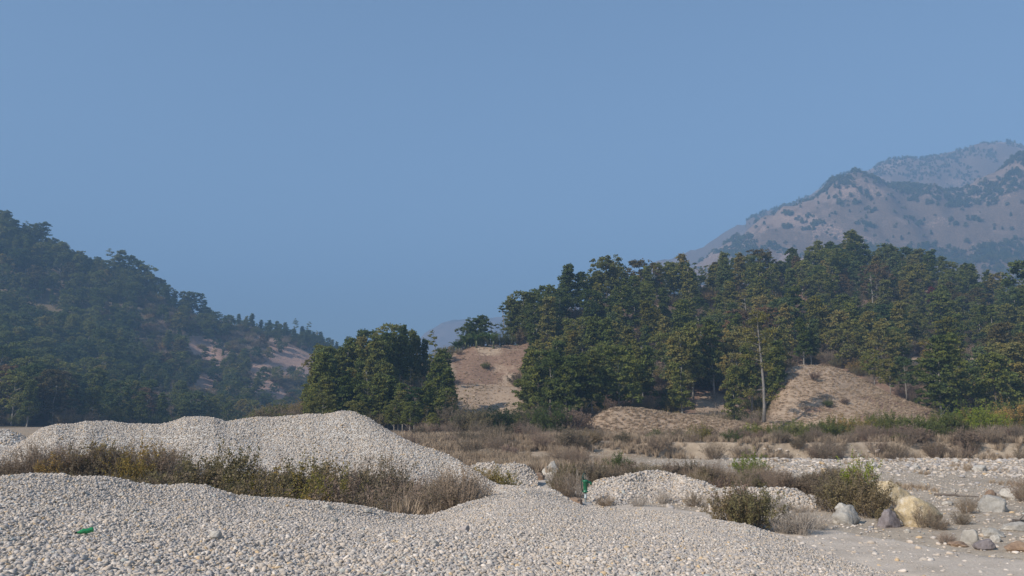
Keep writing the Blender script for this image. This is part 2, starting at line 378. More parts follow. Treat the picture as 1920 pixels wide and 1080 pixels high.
def stones(sub, nv, seed0):
    out = []; base = ico(sub)
    for k in range(nv):
        V = rockverts(base[0], seed0 + k, .5, 4, .03); V *= [1.0, R_.uniform(.62, .9), R_.uniform(.4, .65)]; out.append(V)
    return np.array(out), base[1]
ST2, ST1 = stones(2, 12, 40), stones(1, 12, 60)
def pebbles(P, s, rng, tilt=.45, near=12.5):
    """real little stones: finer ones near the camera"""
    Vs = []; Fs = []; tone = []; n0 = 0
    e = erot(len(P), tilt, rng); lod = P[:, 1] < near
    for k, (SV, SF) in ((lod, ST2), (~lod, ST1)):
        p = P[k]; m = len(p)
        if not m: continue
        a, b, c = e[k].T; ca, sa, cb, sb, cc, sn = np.cos(a), np.sin(a), np.cos(b), np.sin(b), np.cos(c), np.sin(c)
        Rm = np.stack([cc * cb, cc * sb * sa - sn * ca, cc * sb * ca + sn * sa, sn * cb, sn * sb * sa + cc * ca, sn * sb * ca - cc * sa, -sb, cb * sa, cb * ca], 1).reshape(m, 3, 3)
        V = SV[rng.integers(0, len(SV), m)] * s[k][:, None, None]; V = np.einsum('nij,nvj->nvi', Rm, V) + p[:, None]
        nv = V.shape[1]; Fs.append((SF[None] + (np.arange(m) * nv)[:, None, None] + n0).reshape(-1, 3)); Vs.append(V.reshape(-1, 3)); tone.append(np.repeat(rng.random(m), nv)); n0 += m * nv
    return np.concatenate(Vs), np.concatenate(Fs), np.concatenate(tone)
def gravel(name, G, n, size, dens=None, fg=0, label='', seed=0):
    rng = np.random.default_rng(seed + 100); P = sample(G, n, dens, rng)
    s = size * np.exp(rng.normal(0, .36, n)) * np.interp(P[:, 1], [6, 11], [1.35, 1.0]); s = np.minimum(s, size * 2.8)
    P = P + np.stack([np.zeros(n), np.zeros(n), s * rng.uniform(-.15, .55, n)], 1)
    V, T, tone = pebbles(P, s, rng); a, b = G.shape[:2]; Q = gridfaces(a, b)
    me = mesh(name, np.concatenate([G.reshape(-1, 3), V]), [Q, T + a * b], True, [M['heap'], M['pebble']], [0] * len(Q) + [1] * len(T))
    fattr(me, 'tone', np.concatenate([np.zeros(a * b), tone])); return tag(link(name, me), label, 'gravel pile')
# ------------------------------------------------------------------ THE GROUND
def bank_y(x): return 72 + 2.0 * vn(x / 9., 3.3) + .8 * vn(x / 2.5, 7.7) + np.clip((x - 36) / 20, 0, 1) * 2
def ground_z(x, y):
    by = bank_y(x); soft = np.clip((14 - x) / 10, 0, 1)         # gentle slope on the left, cut bank on the right
    wdt = 1.1 + soft * 22
    s = np.clip((y - by + soft * 12) / wdt, 0, 1); s = s * s * (3 - 2 * s)
    r = .12 * fbm(x, y, 6., 3) + .05 * fbm(x, y, 1.2, 2)
    far = np.clip((y - 74) / 45, 0, 1)
    rough_ = 4 * s * (1 - s) * (.55 * fbm(x, y, 2.6, 5, .6)) * (1 - soft * .7)
    return r * (1 + .5 * s) + rough_ + 1.42 * s + .35 * far * s
gx = np.concatenate([[-3300, -1500, -700, -350, -200], np.arange(-140, -60, 4), np.arange(-60, 78, .4), np.arange(78, 160, 4), [200, 350, 700, 1500, 3300]])
gy = np.concatenate([[-500, -200, -80, -30, -10, -4], np.arange(0, 14, 1.), np.arange(14, 68, .45), np.arange(68, 78, .16), np.arange(78, 110, .6), np.arange(110, 300, 8), [400, 700, 1500, 3900]])
GX, GY = np.meshgrid(gx, gy, indexing='ij'); GG = np.stack([GX, GY, ground_z(GX, GY)], -1)
gme = surf('ground', GG, M['ground'])
sft = np.clip((14 - GX) / 10, 0, 1)
bk = np.clip((GY - bank_y(GX) + .3 + sft * 12) / (1.5 + sft * 4), 0, 1)
# sparse brown strip on the left half of the bed
bk = np.maximum(bk, np.clip((GY - 50) / 6, 0, 1) * np.clip((2 - GX) / 4, 0, 1))
fattr(gme, 'bank', bk.ravel())
tag(link('ground', gme), 'stony grey riverbed', None, None, 'structure')
def onground(px, py):
    z = 0.0
    for _ in range(6):
        p = gp(px, py, z); z = float(ground_z(p[0], p[1]))
    return gp(px, py, z)
# path
cl = [gp(*q) for q in ((975, 899), (1010, 910), (1050, 930), (1110, 945), (1200, 960), (1400, 985), (1600, 1030), (1760, 1062), (2100, 1100), (2700, 1150))]
cl = np.array(cl); tt = np.linspace(0, len(cl) - 1, 260); C_ = np.stack([np.interp(tt, range(len(cl)), cl[:, k]) for k in range(3)], 1)
for _ in range(30): C_[1:-1] = (C_[:-2] + 2 * C_[1:-1] + C_[2:]) / 4
D_ = np.gradient(C_, axis=0); D_ /= np.linalg.norm(D_, axis=1)[:, None]; Nn = np.stack([-D_[:, 1], D_[:, 0], 0 * D_[:, 0]], 1)
wl = np.linspace(-1, 1, 13); wid = np.interp(tt, [0, 2, 4, 6, 9], [1.6, 1.9, 2.2, 2.3, 2.4]) 
PG = C_[:, None] + Nn[:, None] * (wl[None, :, None] * wid[:, None, None])
PG[..., 0] += (np.abs(wl) > .9) * .5 * vn(PG[..., 0] * 1.1, PG[..., 1] * 1.1)
PG[..., 1] += (np.abs(wl) > .9) * .9 * vn(PG[..., 0] * 1.3 + 9, PG[..., 1] * 1.3)
PG[..., 2] = ground_z(PG[..., 0], PG[..., 1]) + .02 - .08 * (np.abs(wl) > .95)
tag(link('path', surf('path', PG, M['path'])), 'pale sandy track across the riverbed', None, None, 'structure')

# ------------------------------------------------------------------ HILLS
def spx(*k): return np.arange(*k)
colsR = spx(480, 2700, 9.)
T_ = lambda **k: k
rowsR = [
 {480:(112,812), 2700:(112,812)},
 {480:(120,808), 2700:(120,806)},
 {480:(132,800), 640:(130,795), 740:(132,782), 850:(134,788), 980:(134,786), 1060:(128,790), 1150:(130,775), 1300:(130,770), 1420:(130,785), 1500:(132,775), 1700:(132,780), 1920:(135,785), 2700:(135,790)},
 {480:(146,790), 640:(144,765), 740:(146,735), 850:(150,722), 975:(152,722), 1010:(148,740), 1150:(155,715), 1300:(160,700), 1450:(158,710), 1600:(165,690), 1750:(165,672), 1920:(165,690), 2700:(165,700)},
 {480:(158,788), 640:(152,758), 740:(156,716), 850:(160,716), 975:(161,716), 1010:(162,702), 1150:(175,665), 1300:(185,655), 1450:(190,648), 1600:(200,635), 1750:(195,640), 1920:(195,655), 2700:(195,660)},
 {480:(172,786), 640:(165,752), 740:(166,692), 800:(170,672), 850:(178,652), 900:(181,638), 980:(184,636), 1070:(200,600), 1150:(212,572), 1220:(222,567), 1300:(235,558), 1400:(250,545), 1500:(268,530), 1600:(285,512), 1700:(280,530), 1800:(272,556), 1920:(265,585), 2100:(265,600), 2700:(270,600)},
 {480:(215,795), 740:(215,770), 980:(240,715), 1150:(275,650), 1300:(300,640), 1600:(350,600), 1920:(340,640), 2700:(350,660)},
 {480:(260,810), 2700:(420,800)}]
def dR(x, y, z):
    e = np.clip((y - 118) / 20, 0, 1); return e * (2.6 * fbm(x, y, 26., 4) + .5 * fbm(x, y, 4., 3))
GR = fan(colsR, rowsR, 14, dR)
BARE = [[(738, 716), (800, 668), (850, 640), (985, 632), (985, 700), (975, 745), (1000, 800), (845, 812), (850, 720), (800, 700)],
        [(1440, 790), (1480, 700), (1500, 683), (1560, 685), (1700, 755), (1740, 790)],
        [(1700, 655), (1760, 660), (1870, 680), (1880, 700), (1810, 715), (1780, 690), (1700, 690)],
        [(1300, 800), (1310, 740), (1345, 735), (1400, 775), (1400, 800)]]
def maskR(P):
    px, py = proj(P); m = np.zeros(px.shape, bool)
    for q in BARE: m |= inpoly(px, py, q)
    return m
RSOIL = [[(1180, 540), (1215, 510), (1250, 570), (1220, 600)], [(1140, 655), (1180, 655), (1180, 720), (1130, 740)], [(935, 700), (975, 695), (975, 722), (945, 726)],
         [(1330, 752), (1345, 752), (1345, 790), (1330, 790)], [(890, 650), (945, 640), (940, 668), (890, 670)], [(1700, 655), (1760, 660), (1870, 680), (1880, 712), (1830, 706), (1780, 668)],
         [(1800, 690), (1850, 680), (1875, 705), (1830, 720)]]
hme = surf('hill', GR, M['slope'])
fp = GR.reshape(-1, 3); ppx, ppy = proj(fp)
dry = maskR(fp).astype(float)
rk = np.zeros(len(fp))
for q in RSOIL: rk = np.maximum(rk, inpoly(ppx, ppy, q))
vis = fp[:, 1] < 300
dry = np.where(inpoly(ppx, ppy, [(840, 720), (850, 630), (990, 625), (985, 700), (975, 722)]), .30, dry * .9)
fattr(hme, 'dry', soften(dry * vis + .05, GR.shape[:2], 2)); fattr(hme, 'rock', soften(rk * .85, GR.shape[:2], 3))
tag(link('hill', hme), None, None, None, 'structure')
# front mounds of the same hill foot
def mound(rows, pxs, sub, rk=.0, amp=.25):
    G = fan(pxs, rows, sub, lambda x, y, z: amp * fbm(x, y, 5., 4)); me = surf('mound', G, M['slope'])
    p = G.reshape(-1, 3); f, g = proj(p); dm = np.ones(len(p)); dm[inpoly(f, g, [(1600, 742), (1660, 735), (1740, 765), (1760, 800), (1600, 790), (1640, 765)])] = .48; dm[inpoly(f, g, [(1500, 765), (1580, 758), (1590, 772), (1510, 778)])] = .5; fattr(me, 'dry', dm); fattr(me, 'rock', np.where(inpoly(f, g, [(1500, 683), (1560, 685), (1620, 715), (1600, 722), (1500, 712)]), .45 * bool(rk), 0))
    tag(link('mound', me), None, None, None, 'structure'); return G
GM1 = mound([{1060:(100,823),1450:(100,818)},
 {1060:(102,821),1090:(102,815),1150:(102,812),1300:(102,812),1390:(102,810),1450:(102,815)},
 {1060:(107,820),1090:(106,806),1120:(107,778),1150:(108,764),1200:(109,766),1260:(110,775),1330:(110,783),1385:(108,790),1420:(108,803),1450:(106,816)},
 {1060:(116,815),1450:(118,812)}], spx(1060, 1451, 6.), 10)
GM2 = mound([{1395:(112,812),1790:(112,808)},
 {1395:(114,811),1440:(114,795),1500:(114,792),1600:(114,785),1700:(114,785),1790:(114,803)},
 {1395:(122,810),1436:(120,786),1460:(122,748),1482:(125,720),1560:(125,724),1620:(124,744),1700:(121,768),1740:(120,785),1790:(118,800)},
 {1395:(126,808),1438:(126,786),1450:(128,748),1462:(131,712),1476:(133,693),1495:(134,686),1530:(135,685),1562:(135,688),1585:(135,696),1612:(134,710),1640:(132,725),1680:(130,745),1720:(128,760),1760:(126,774),1790:(125,794)},
 {1395:(145,812),1510:(150,740),1620:(148,760),1790:(140,812)}], spx(1395, 1791, 6.), 10, 1)
# left wooded hill
colsL = spx(-900, 1000, 12.)
rowsL = [
 {-900:(185,803), 0:(190,803), 300:(230,802), 560:(330,800), 1000:(420,800)},
 {-900:(270,735), 0:(275,738), 200:(290,750), 400:(340,770), 640:(420,785), 1000:(460,795)},
 {-900:(380,560), 0:(400,620), 200:(400,655), 300:(410,670), 400:(425,700), 500:(440,715), 600:(470,735), 700:(500,740), 1000:(540,770)},
 {-900:(480,330), 0:(510,442), 90:(505,480), 130:(505,505), 210:(500,528), 290:(500,560), 330:(505,592), 400:(520,612), 470:(530,625), 600:(560,655), 640:(570,682), 720:(590,684), 860:(620,715), 1000:(640,760)},
 {-900:(620,420), 0:(640,560), 400:(660,690), 1000:(750,790)},
 {-900:(760,800), 1000:(900,810)}]
def dL(x, y, z):
    e = np.clip((z - 3) / 14, 0, 1); a = np.abs(fbm(x * .8 + y * .55, y * .25, 38., 4)); return e * (7. * (.35 - a) + 1.2 * fbm(x, y, 9., 3)) * np.clip((620 - y) / 60, .0, 1)
GL = fan(colsL, rowsL, 16, dL)
LB = [[(475, 628), (520, 636), (585, 662), (598, 705), (560, 722), (500, 698)], [(458, 676), (505, 690), (545, 745), (505, 780), (462, 745)], [(338, 622), (425, 642), (440, 672), (405, 692), (348, 660)],
      [(375, 702), (400, 690), (418, 700), (410, 740), (345, 742)], [(330, 790), (350, 755), (400, 720), (470, 700), (470, 800)]]
lme = surf('hill', GL, M['leftslope']); fp = GL.reshape(-1, 3); ppx, ppy = proj(fp); dl = np.zeros(len(fp)); rl = np.zeros(len(fp))
for i, q in enumerate(LB):
    k = inpoly(ppx, ppy, q) & (fp[:, 1] < 600); dl = np.maximum(dl, k * (.9 if i < 4 else .55)); rl = np.maximum(rl, k * (.5 if i < 4 else .2))
fattr(lme, 'dry', soften(dl, GL.shape[:2], 1)); fattr(lme, 'rock', soften(rl, GL.shape[:2], 2))
tag(link('hill', lme), None, None, None, 'structure')
# distant mountains
def mountain(pxs, rows, sub, s, amp, dryv=.35, rockf=None):
    def dd(x, y, z):
        e = np.clip(z / 150., 0, 1); rg = np.abs(fbm(x, y * .5, s, 5)); return e * amp * (.14 - rg) + e * amp * .25 * fbm(x, y, s / 7, 3)
    G = fan(pxs, rows, sub, dd); me = surf('mountain', G, M['mount'], True); p = G.reshape(-1, 3)
    gz = np.gradient(G[..., 2], axis=1).ravel(); nzv = fbm(p[:, 0], p[:, 1] * .6 + p[:, 2], 160., 4)
    fattr(me, 'dry', np.clip(dryv + nzv * .7 + .5 * fbm(p[:, 0] + 50, p[:, 2] * 1.6, 45., 3), 0, 1)); 
    f, g = proj(p); r = np.clip(.05 + 1.0 * fbm(p[:, 0] + 300, p[:, 2] * 2.5, 70., 4), 0, .5)
    for q in (rockf or []): r = np.maximum(r, inpoly(f, g, q) * .52)
    fattr(me, 'rock', r); tag(link('mountain', me), None, None, None, 'structure'); return G
GA = mountain(spx(1180, 2500, 8.), [
 {1180:(745,800),2500:(638,800)}, {1180:(958,700),1400:(904,640),1700:(851,610),2500:(851,600)},
 {1180:(1224,620),1300:(1192,545),1400:(1149,500),1600:(1117,470),1800:(1085,490),2500:(1064,450)},
 {1180:(1415,560),1300:(1383,515),1346:(1373,482),1380:(1362,452),1417:(1351,422),1462:(1341,396),1480:(1335,385),1526:(1330,362),1560:(1330,346),1612:(1330,332),1660:(1330,340),1720:(1330,350),1790:(1330,362),1830:(1319,352),1870:(1298,330),1910:(1277,295),1960:(1277,270),2500:(1277,240)},
 {1180:(1809,700),2500:(1809,480)}], 22, 150., 50., .38,
 [[(1440, 410), (1470, 392), (1530, 400), (1600, 440), (1640, 445), (1640, 470), (1500, 430)], [(1480, 420), (1492, 440), (1497, 456), (1488, 452)], [(1838, 448), (1860, 455), (1912, 480), (1890, 480)], [(1820, 472), (1838, 474), (1836, 482), (1820, 480)],
  [(1560, 350), (1612, 332), (1640, 345), (1680, 360), (1660, 372), (1560, 368)], [(1720, 360), (1790, 362), (1800, 375), (1730, 372)], [(1400, 440), (1440, 418), (1440, 436), (1405, 448)]])
GB = mountain(spx(1400, 2500, 10.), [
 {1400:(1378,700),2500:(1378,600)}, {1400:(1575,480),1600:(1575,420),2500:(1575,380)},
 {1400:(1821,420),1560:(1821,352),1612:(1821,334),1642:(1821,321),1669:(1821,308),1725:(1821,306),1785:(1821,295),1815:(1821,291),1852:(1821,279),1880:(1821,275),1920:(1821,277),2500:(1821,250)},
 {1400:(2264,700),2500:(2264,600)}], 22, 200., 45., .38)
GC = mountain(spx(1000, 1700, 8.), [
 {1000:(1396,790),1700:(1396,700)}, {1000:(1696,700),1700:(1696,520)},
 {1000:(1995,600),1100:(1995,560),1180:(1995,522),1226:(1995,500),1286:(1995,481),1324:(1995,466),1357:(1995,440),1384:(1995,423),1414:(1995,419),1500:(1995,400),1700:(1995,380)},
 {1000:(2394,790),1700:(2394,700)}], 16, 230., 40., .45)
GD = mountain(spx(660, 1060, 8.), [
 {660:(2100,800),1060:(2100,800)}, {660:(2436,700),780:(2436,655),1060:(2436,650)},
 {660:(2688,690),770:(2688,655),800:(2688,626),825:(2688,611),850:(2688,604),900:(2688,601),1060:(2688,590)},
 {660:(3024,800),1060:(3024,800)}], 12, 300., 30., .5)

# ------------------------------------------------------------------ GRAVEL PILES
crF = {-300:(14,910),0:(14,906),60:(14.3,899),118:(14.6,901),136:(14.8,908),170:(15,905),205:(15.2,903),238:(15.5,909),262:(15.7,918),300:(15.9,921),345:(16,917),385:(16,918),420:(16,930),445:(16.5,938),520:(17,938),560:(17,941),620:(17,948),700:(17.5,959),745:(18,969),780:(18.5,971),810:(19,967),850:(19.8,956),890:(20.8,943),930:(21.8,930),965:(22.4,921),1000:(22.8,919),1035:(23,927),1065:(23,941),1100:(22.8,954),1180:(22,957),1260:(21,961),1330:(20.5,975),1400:(19.5,986),1460:(19,1003),1540:(18,1037),1640:(16.5,1082),1760:(15.5,1118),1900:(14,1190)}
def behind(tb, d, z0):
    o = {}
    for k, (Y, py) in tb.items():
        Y2 = Y + d; o[k] = (Y2, HOR + (H - z0) * F / Y2)
    return o
def bank_rows(tb, zs): return tb
near = {k: (4.2, HOR + (H - z) * F / 4.2 * 1.0) for k, z in ((-1500, 1.9), (0, 1.8), (900, 1.7), (1400, 1.6), (1900, 1.35), (2400, 1.0), (3600, .1))}
n8 = {k: (8.5, HOR + (H - z) * F / 8.5) for k, z in ((-900, 1.9), (0, 1.85), (600, 1.62), (1000, 1.60), (1400, 1.55), (1640, 1.50), (1900, 1.1), (2400, .2), (3000, -.2))}
n12 = {k: (11.8, HOR + (H - z) * F / 11.8) for k, z in ((-700, 2.1), (0, 2.05), (500, 1.72), (1000, 1.5), (1400, 1.35), (1640, .92), (1900, .35), (2300, -.2), (3000, -.3))}
n0 = {k: (1.2, HOR + (H - z) * F / 1.2) for k, z in ((-5000, 1.7), (6000, 1.6))}
crx = dict(crF); crx[-900] = (14, 914); crx[-2000] = (14, 914); crx[2300] = (14, 1400); crx[3000] = (14, 1450)
bh = behind(crx, 3.4, -.3)
def under(tb, k, dz):
    ks = sorted(tb); zc = [H - (tb[q][1] - HOR) * tb[q][0] / F for q in ks]; o = {}
    for q in ks:
        z = float(np.mean(np.interp(np.linspace(q - 75, q + 75, 21), ks, zc))); Y = tb[q][0] - k; o[q] = (Y, HOR + (H - z - dz) * F / Y)
    return o
GF = fan(spx(-2000, 2300, 7.), [n0, near, n8, n12, under(crx, 1.6, .02), crx, bh], 14, lambda x, y, z: .05 * fbm(x, y, 1.1, 3) + .025 * vn(x * 3, y * 3))
def dF(x, y, z):
    px, py = proj(np.stack([x, y, z], -1)); vis = (px > -160) & (px < 2080) & (py < 1180) & (y > 5); near_ = (px > -1500) & (px < 2300) & (py < 1500) & (y > 3.5)
    return np.where(vis, 1.0, np.where(near_, .35, 0.02)) * (z > -.15)
pileF = gravel('gravel_pile', GF, 420000, .0170, dF, 0, 'broad pile of washed grey pebbles filling the foreground, green bottle lying on it', 1)
cmt = {-500:(33,820),-60:(33,845),20:(33,838),45:(33,826),62:(33,814),80:(33,803),105:(33,796),140:(33.5,795),160:(33.5,791),200:(34,790),240:(34,795),300:(34,796),325:(34,791),345:(34,783),370:(34,781),400:(34,784),412:(34.1,787),425:(34.2,791),438:(34.3,789),452:(34.5,787),490:(35,782),512:(35,784),540:(35,781),580:(35,777),610:(35,778),640:(35,771),662:(35,772),690:(34.5,784),720:(34,803),760:(33,825),790:(32.5,838),830:(32,851),862:(31,868),890:(30,884),925:(29,903),945:(28,908),975:(27.5,912),1007:(27,917),1030:(26.5,919),1050:(26,928),1070:(25,942),1110:(24.5,958),1160:(24,975)}
def shift(tb, dY, zf, zo):
    """a lower row of the same heap: the crest height is averaged along the heap, so dips die out down the slope"""
    o = {}; ks = sorted(tb); zc = [H - (tb[k][1] - HOR) * tb[k][0] / F for k in ks]; sp = min(70, (ks[-1] - ks[0]) / 6)
    for k in ks:
        Y, py = tb[k]; q = np.linspace(k - sp, k + sp, 21); z = float(np.mean(np.interp(q, ks, zc)))
        Y2 = Y + dY * np.clip(z / 3, .25, 1); z2 = z * zf + zo; o[k] = (Y2, HOR + (H - z2) * F / Y2)
    return o
GMd = fan(spx(-500, 1161, 5.), [shift(cmt, -10, .0, -.1), shift(cmt, -8, .12, .1), shift(cmt, -4, .55, .05), cmt, shift(cmt, 4, .55, 0), shift(cmt, 10, 0, -.4)], 12, lambda x, y, z: .14 * fbm(x, y, 3.2, 3) * np.clip((36 - y) / 3, .2, 1) * np.clip((np.abs(y - 33.8) - .3) / 2, 0, 1) + .03 * vn(x * 2.5, y * 2.5))
def dM(x, y, z): return (y < 37) * 1.0 + .05
gravel('gravel_pile', GMd, 220000, .0265, dM, 0, 'tall long ridge of grey pebbles with a rounded peak, behind the brush', 2)
def heap(tb, w0, n, size, label, seed, zb=-.5, sub=8):
    ks = sorted(tb); G = fan(spx(ks[0], ks[-1] + 1, 4.), [behind(tb, -w0, zb), shift(tb, -w0 * .5, .6, .0), tb, shift(tb, w0 * .6, .6, 0), behind(tb, w0, zb)], sub, lambda x, y, z: .06 * fbm(x, y, 1.0, 3))
    return gravel('gravel_pile', G, n, size, None, 0, label, seed), G
heap({-180:(41,820),-80:(41,808),-20:(41,806),20:(41,808),45:(41,818),60:(41,830),90:(41,862)}, 5, 12000, .045, 'low gravel heap at the left edge, behind the long pebble ridge', 3)
heap({868:(44,892),880:(44,876),900:(44,869),922:(44,867),940:(44,872),960:(44,869),985:(44,872),1000:(44,884),1008:(44,898)}, 2.2, 9000, .045, 'small pale gravel heap between the pebble ridge and the white rock', 4)
heap({1098:(36,925),1112:(36,905),1130:(36,897),1160:(36,895),1190:(36.5,888),1215:(37,884),1240:(37,885),1262:(37,889),1285:(36,896),1320:(35.5,905),1345:(35,915),1365:(35,930)}, 4.2, 22000, .046, 'heap of coarse white cobbles to the right of the green hand pump', 5)
heap({1330:(33,928),1360:(33,914),1400:(33,914),1430:(33,916),1460:(33,915),1490:(33,918),1515:(33,930),1530:(33,938)}, 3.2, 12000, .046, 'low heap of white cobbles behind the dark round bush', 6)

# ------------------------------------------------------------------ stones scattered on the bed
def bedpts(n, poly, rng):
    xs = [p[0] for p in poly]; ys = [p[1] for p in poly]; out = []
    Ya, Yb = gp(960, max(ys))[1], gp(960, min(ys))[1]
    while len(out) < n:
        Y = rng.uniform(Ya, Yb, 4000); px = rng.uniform(min(xs), max(xs), 4000); x = (px - 960) / F * Y * 1.0
        P = np.stack([x, Y, ground_z(x, Y)], -1); f, g = proj(P); k = inpoly(f, g, poly)
        wgt = (vn(x * .25 + 5, Y * .16) + .5 + .5 * (vn(x * .9, Y * .5) + .5)); k &= rng.random(4000) < wgt
        out += list(P[k])
    return np.array(out[:n])
rng = np.random.default_rng(5)
A_ = bedpts(15000, [(1330, 1000), (1080, 960), (1000, 870), (1100, 838), (1950, 852), (2300, 852), (2300, 1120), (1700, 1085)], rng)
B_ = bedpts(4200, [(1400, 862), (2200, 860), (2200, 905), (1560, 890), (1400, 885)], rng)
E_ = bedpts(1100, [(1340, 842), (2200, 846), (2200, 868), (1340, 864)], rng)
P = np.concatenate([A_, B_, E_]); s = np.concatenate([.035 * np.exp(rng.normal(0, .5, len(A_))), .085 * np.exp(rng.normal(0, .5, len(B_))), .13 * np.exp(rng.normal(0, .5, len(E_)))]); s = np.minimum(s, .30)
P[:, 2] += s * .1 + .012
tag(scatter('river_stones', peb, P, erot(len(P), .2, rng), np.stack([s, s, s], 1), rng.integers(0, 8, len(P))), 'loose pale stones scattered over the riverbed', 'stones', None, 'stuff')

# ------------------------------------------------------------------ BOULDERS and single stones
def boulder(px, pyb, wpx, hpx, m, label, seed, Y=None, name='boulder', z=None, sink=.42, tilt=0., cat='boulder', depth=.8, group=None, cuts=17):
    p = onground(px, pyb) if z is None else gp(px, pyb, z)
    if Y is not None: p = at(px, pyb, Y)
    sc_ = p[1] / F; W = wpx * sc_; Hh = hpx * sc_
    V = rockverts(I4[0], seed, .5, cuts, .14)
    lo, hi = V.min(0), V.max(0); V = (V - (lo + hi) / 2) / (hi - lo)            # unit box
    c, s = math.cos(tilt), math.sin(tilt)
    V = V @ np.array([[c, 0, s], [0, 1, 0], [-s, 0, c]]).T; lo, hi = V.min(0), V.max(0); V = (V - (lo + hi) / 2) / (hi - lo)
    V *= [W, max(W, Hh) * depth, Hh * (1 + sink)]; V[:, 2] += Hh * (1 + sink) / 2 - Hh * sink
    V[:, 1] += max(W, Hh) * depth * .35
    o = link(name, mesh(name, V, I4[1], True, [M[m]]), loc=p); tag(o, label, cat, group); return o
boulder(1680, 946, 72, 42, 'rock_yellow', 'cream and yellow boulder half hidden behind the olive bush', 3, tilt=.25)
boulder(1740, 988, 86, 54, 'rock_yellow', 'big yellow stained boulder with dry grass at its foot', 12, tilt=.2)
boulder(1674, 990, 42, 33, 'rock_dark', 'dark purplish rounded boulder left of the big yellow boulder', 21)
boulder(1594, 984, 54, 34, 'rock_grey', 'split grey boulder at the right foot of the olive bush', 33, tilt=.35)
boulder(1583, 958, 30, 14, 'rock_pale', 'small cream rock on top of the split grey boulder', 35, Y=27.2)
boulder(1868, 960, 58, 30, 'rock_grey', 'pale grey slab boulder leaning near the right edge', 44, tilt=-.3)
boulder(1862, 931, 24, 12, 'rock_brown', 'reddish brown stone above the leaning grey slab', 45)
boulder(1908, 938, 42, 22, 'rock_pale', 'cream boulder behind the dry grass clump at the right edge', 46)
boulder(1824, 1020, 36, 26, 'rock_grey', 'blue grey angular rock right of the yellow boulder', 51)
boulder(1868, 1008, 38, 16, 'rock_grey', 'flat blue grey stone behind the white stone', 52)
boulder(1850, 1032, 34, 20, 'rock_dark', 'purplish stone leaning on the blue grey angular rock', 53)
boulder(1802, 1026, 34, 9, 'rock_brown', 'low flat brownish stone left of the angular rock', 54)
boulder(1870, 1017, 20, 13, 'rock_pale', 'bright white stone between the grey rocks', 55)
boulder(1912, 996, 46, 16, 'rock_grey', 'flat grey boulder at the right edge beside the track', 56)
boulder(1780, 948, 22, 8, 'rock_pale', 'flat cream stone right of the rear yellow boulder', 57)
boulder(1703, 999, 10, 7, 'rock_pale', 'tiny white stone left of the big yellow boulder foot', 58, name='stone', cat='stone')
boulder(1912, 1035, 40, 18, 'rock_brown', 'tan boulder in the bottom right corner by the track', 59)
boulder(1175, 832, 15, 14, 'rock_pale', 'white boulder alone on the terrace in front of the low tan mound', 60, sink=.05)
boulder(1033, 889, 33, 24, 'rock_pale', 'large pale angular rock right of the small gravel heap', 61, tilt=.2)
boulder(1010, 901, 24, 14, 'rock_brown', 'brown rock below the large pale angular rock', 62)
boulder(1078, 950, 30, 16, 'rock_brown', 'rusty brown slab of rock just left of the hand pump', 63)
boulder(1430, 880, 10, 4, 'rock_pale', 'flat white stone on the riverbed above the brush row', 64, name='stone', cat='stone')
for i, (px, py, w_, lb) in enumerate([(1640, 876, 16, 'broad white stone on the far riverbed right of the olive bush top'), (1720, 880, 18, 'large white rock in the middle of the far riverbed'), (1560, 862, 14, 'white stone at the foot of the cut bank'),
        (1795, 868, 14, 'white stone below the green shrub row'), (1842, 884, 26, 'greenish white rock lying alone on the far riverbed'), (1732, 906, 10, 'white pebble rock on sand above the yellow boulders'), (1880, 858, 22, 'cream rock at the bank foot near the right edge'),
        (1790, 922, 10, 'small white stone above the driftwood stick'), (1812, 921, 9, 'second small white stone above the driftwood stick')]):
    boulder(px, py, w_, w_ * .45, 'rock_pale', lb, 70 + i, name='stone', cat='stone')
def onpile(G, px, py):
    f, g = proj(G); d = (f - px)**2 + (g - py)**2; k = np.unravel_index(np.argmin(np.where((d < 60) & (G[..., 1] > 3), G[..., 1], 1e9)), d.shape); return G[k]
def pilestone(px, py, wpx, hpx, m, lb, seed):
    q = onpile(GF, px, py); W = wpx * q[1] / F
    o = boulder(px, py, wpx, hpx, m, lb, seed, Y=q[1], name='stone', cat='stone', sink=.3); o.location = q; return o
pilestone(868, 990, 20, 11, 'rock_taupe', 'smooth brownish grey cobble alone on the foreground pebbles', 90)
pilestone(405, 1010, 22, 17, 'rock_pale', 'pale angular block on the foreground pebbles right of the bottle', 91)
pilestone(615, 950, 19, 9, 'rock_pale', 'cream cobble on the crest of the foreground pile, left one', 92)
pilestone(690, 956, 16, 8, 'rock_pale', 'pale cobble on the crest of the foreground pile, right of the cream one', 93)
pilestone(625, 975, 16, 10, 'rock_grey', 'flat grey cobble just below the crest of the foreground pile', 94)
pilestone(820, 1022, 16, 10, 'rock_grey', 'rounded grey cobble low on the foreground pile', 95)
pilestone(225, 925, 12, 8, 'rock_pale', 'pale cobble on the second hump of the foreground pile', 96)
pilestone(1400, 993, 12, 6, 'rock_pale', 'white cobble at the pile edge below the dark round bush', 97)

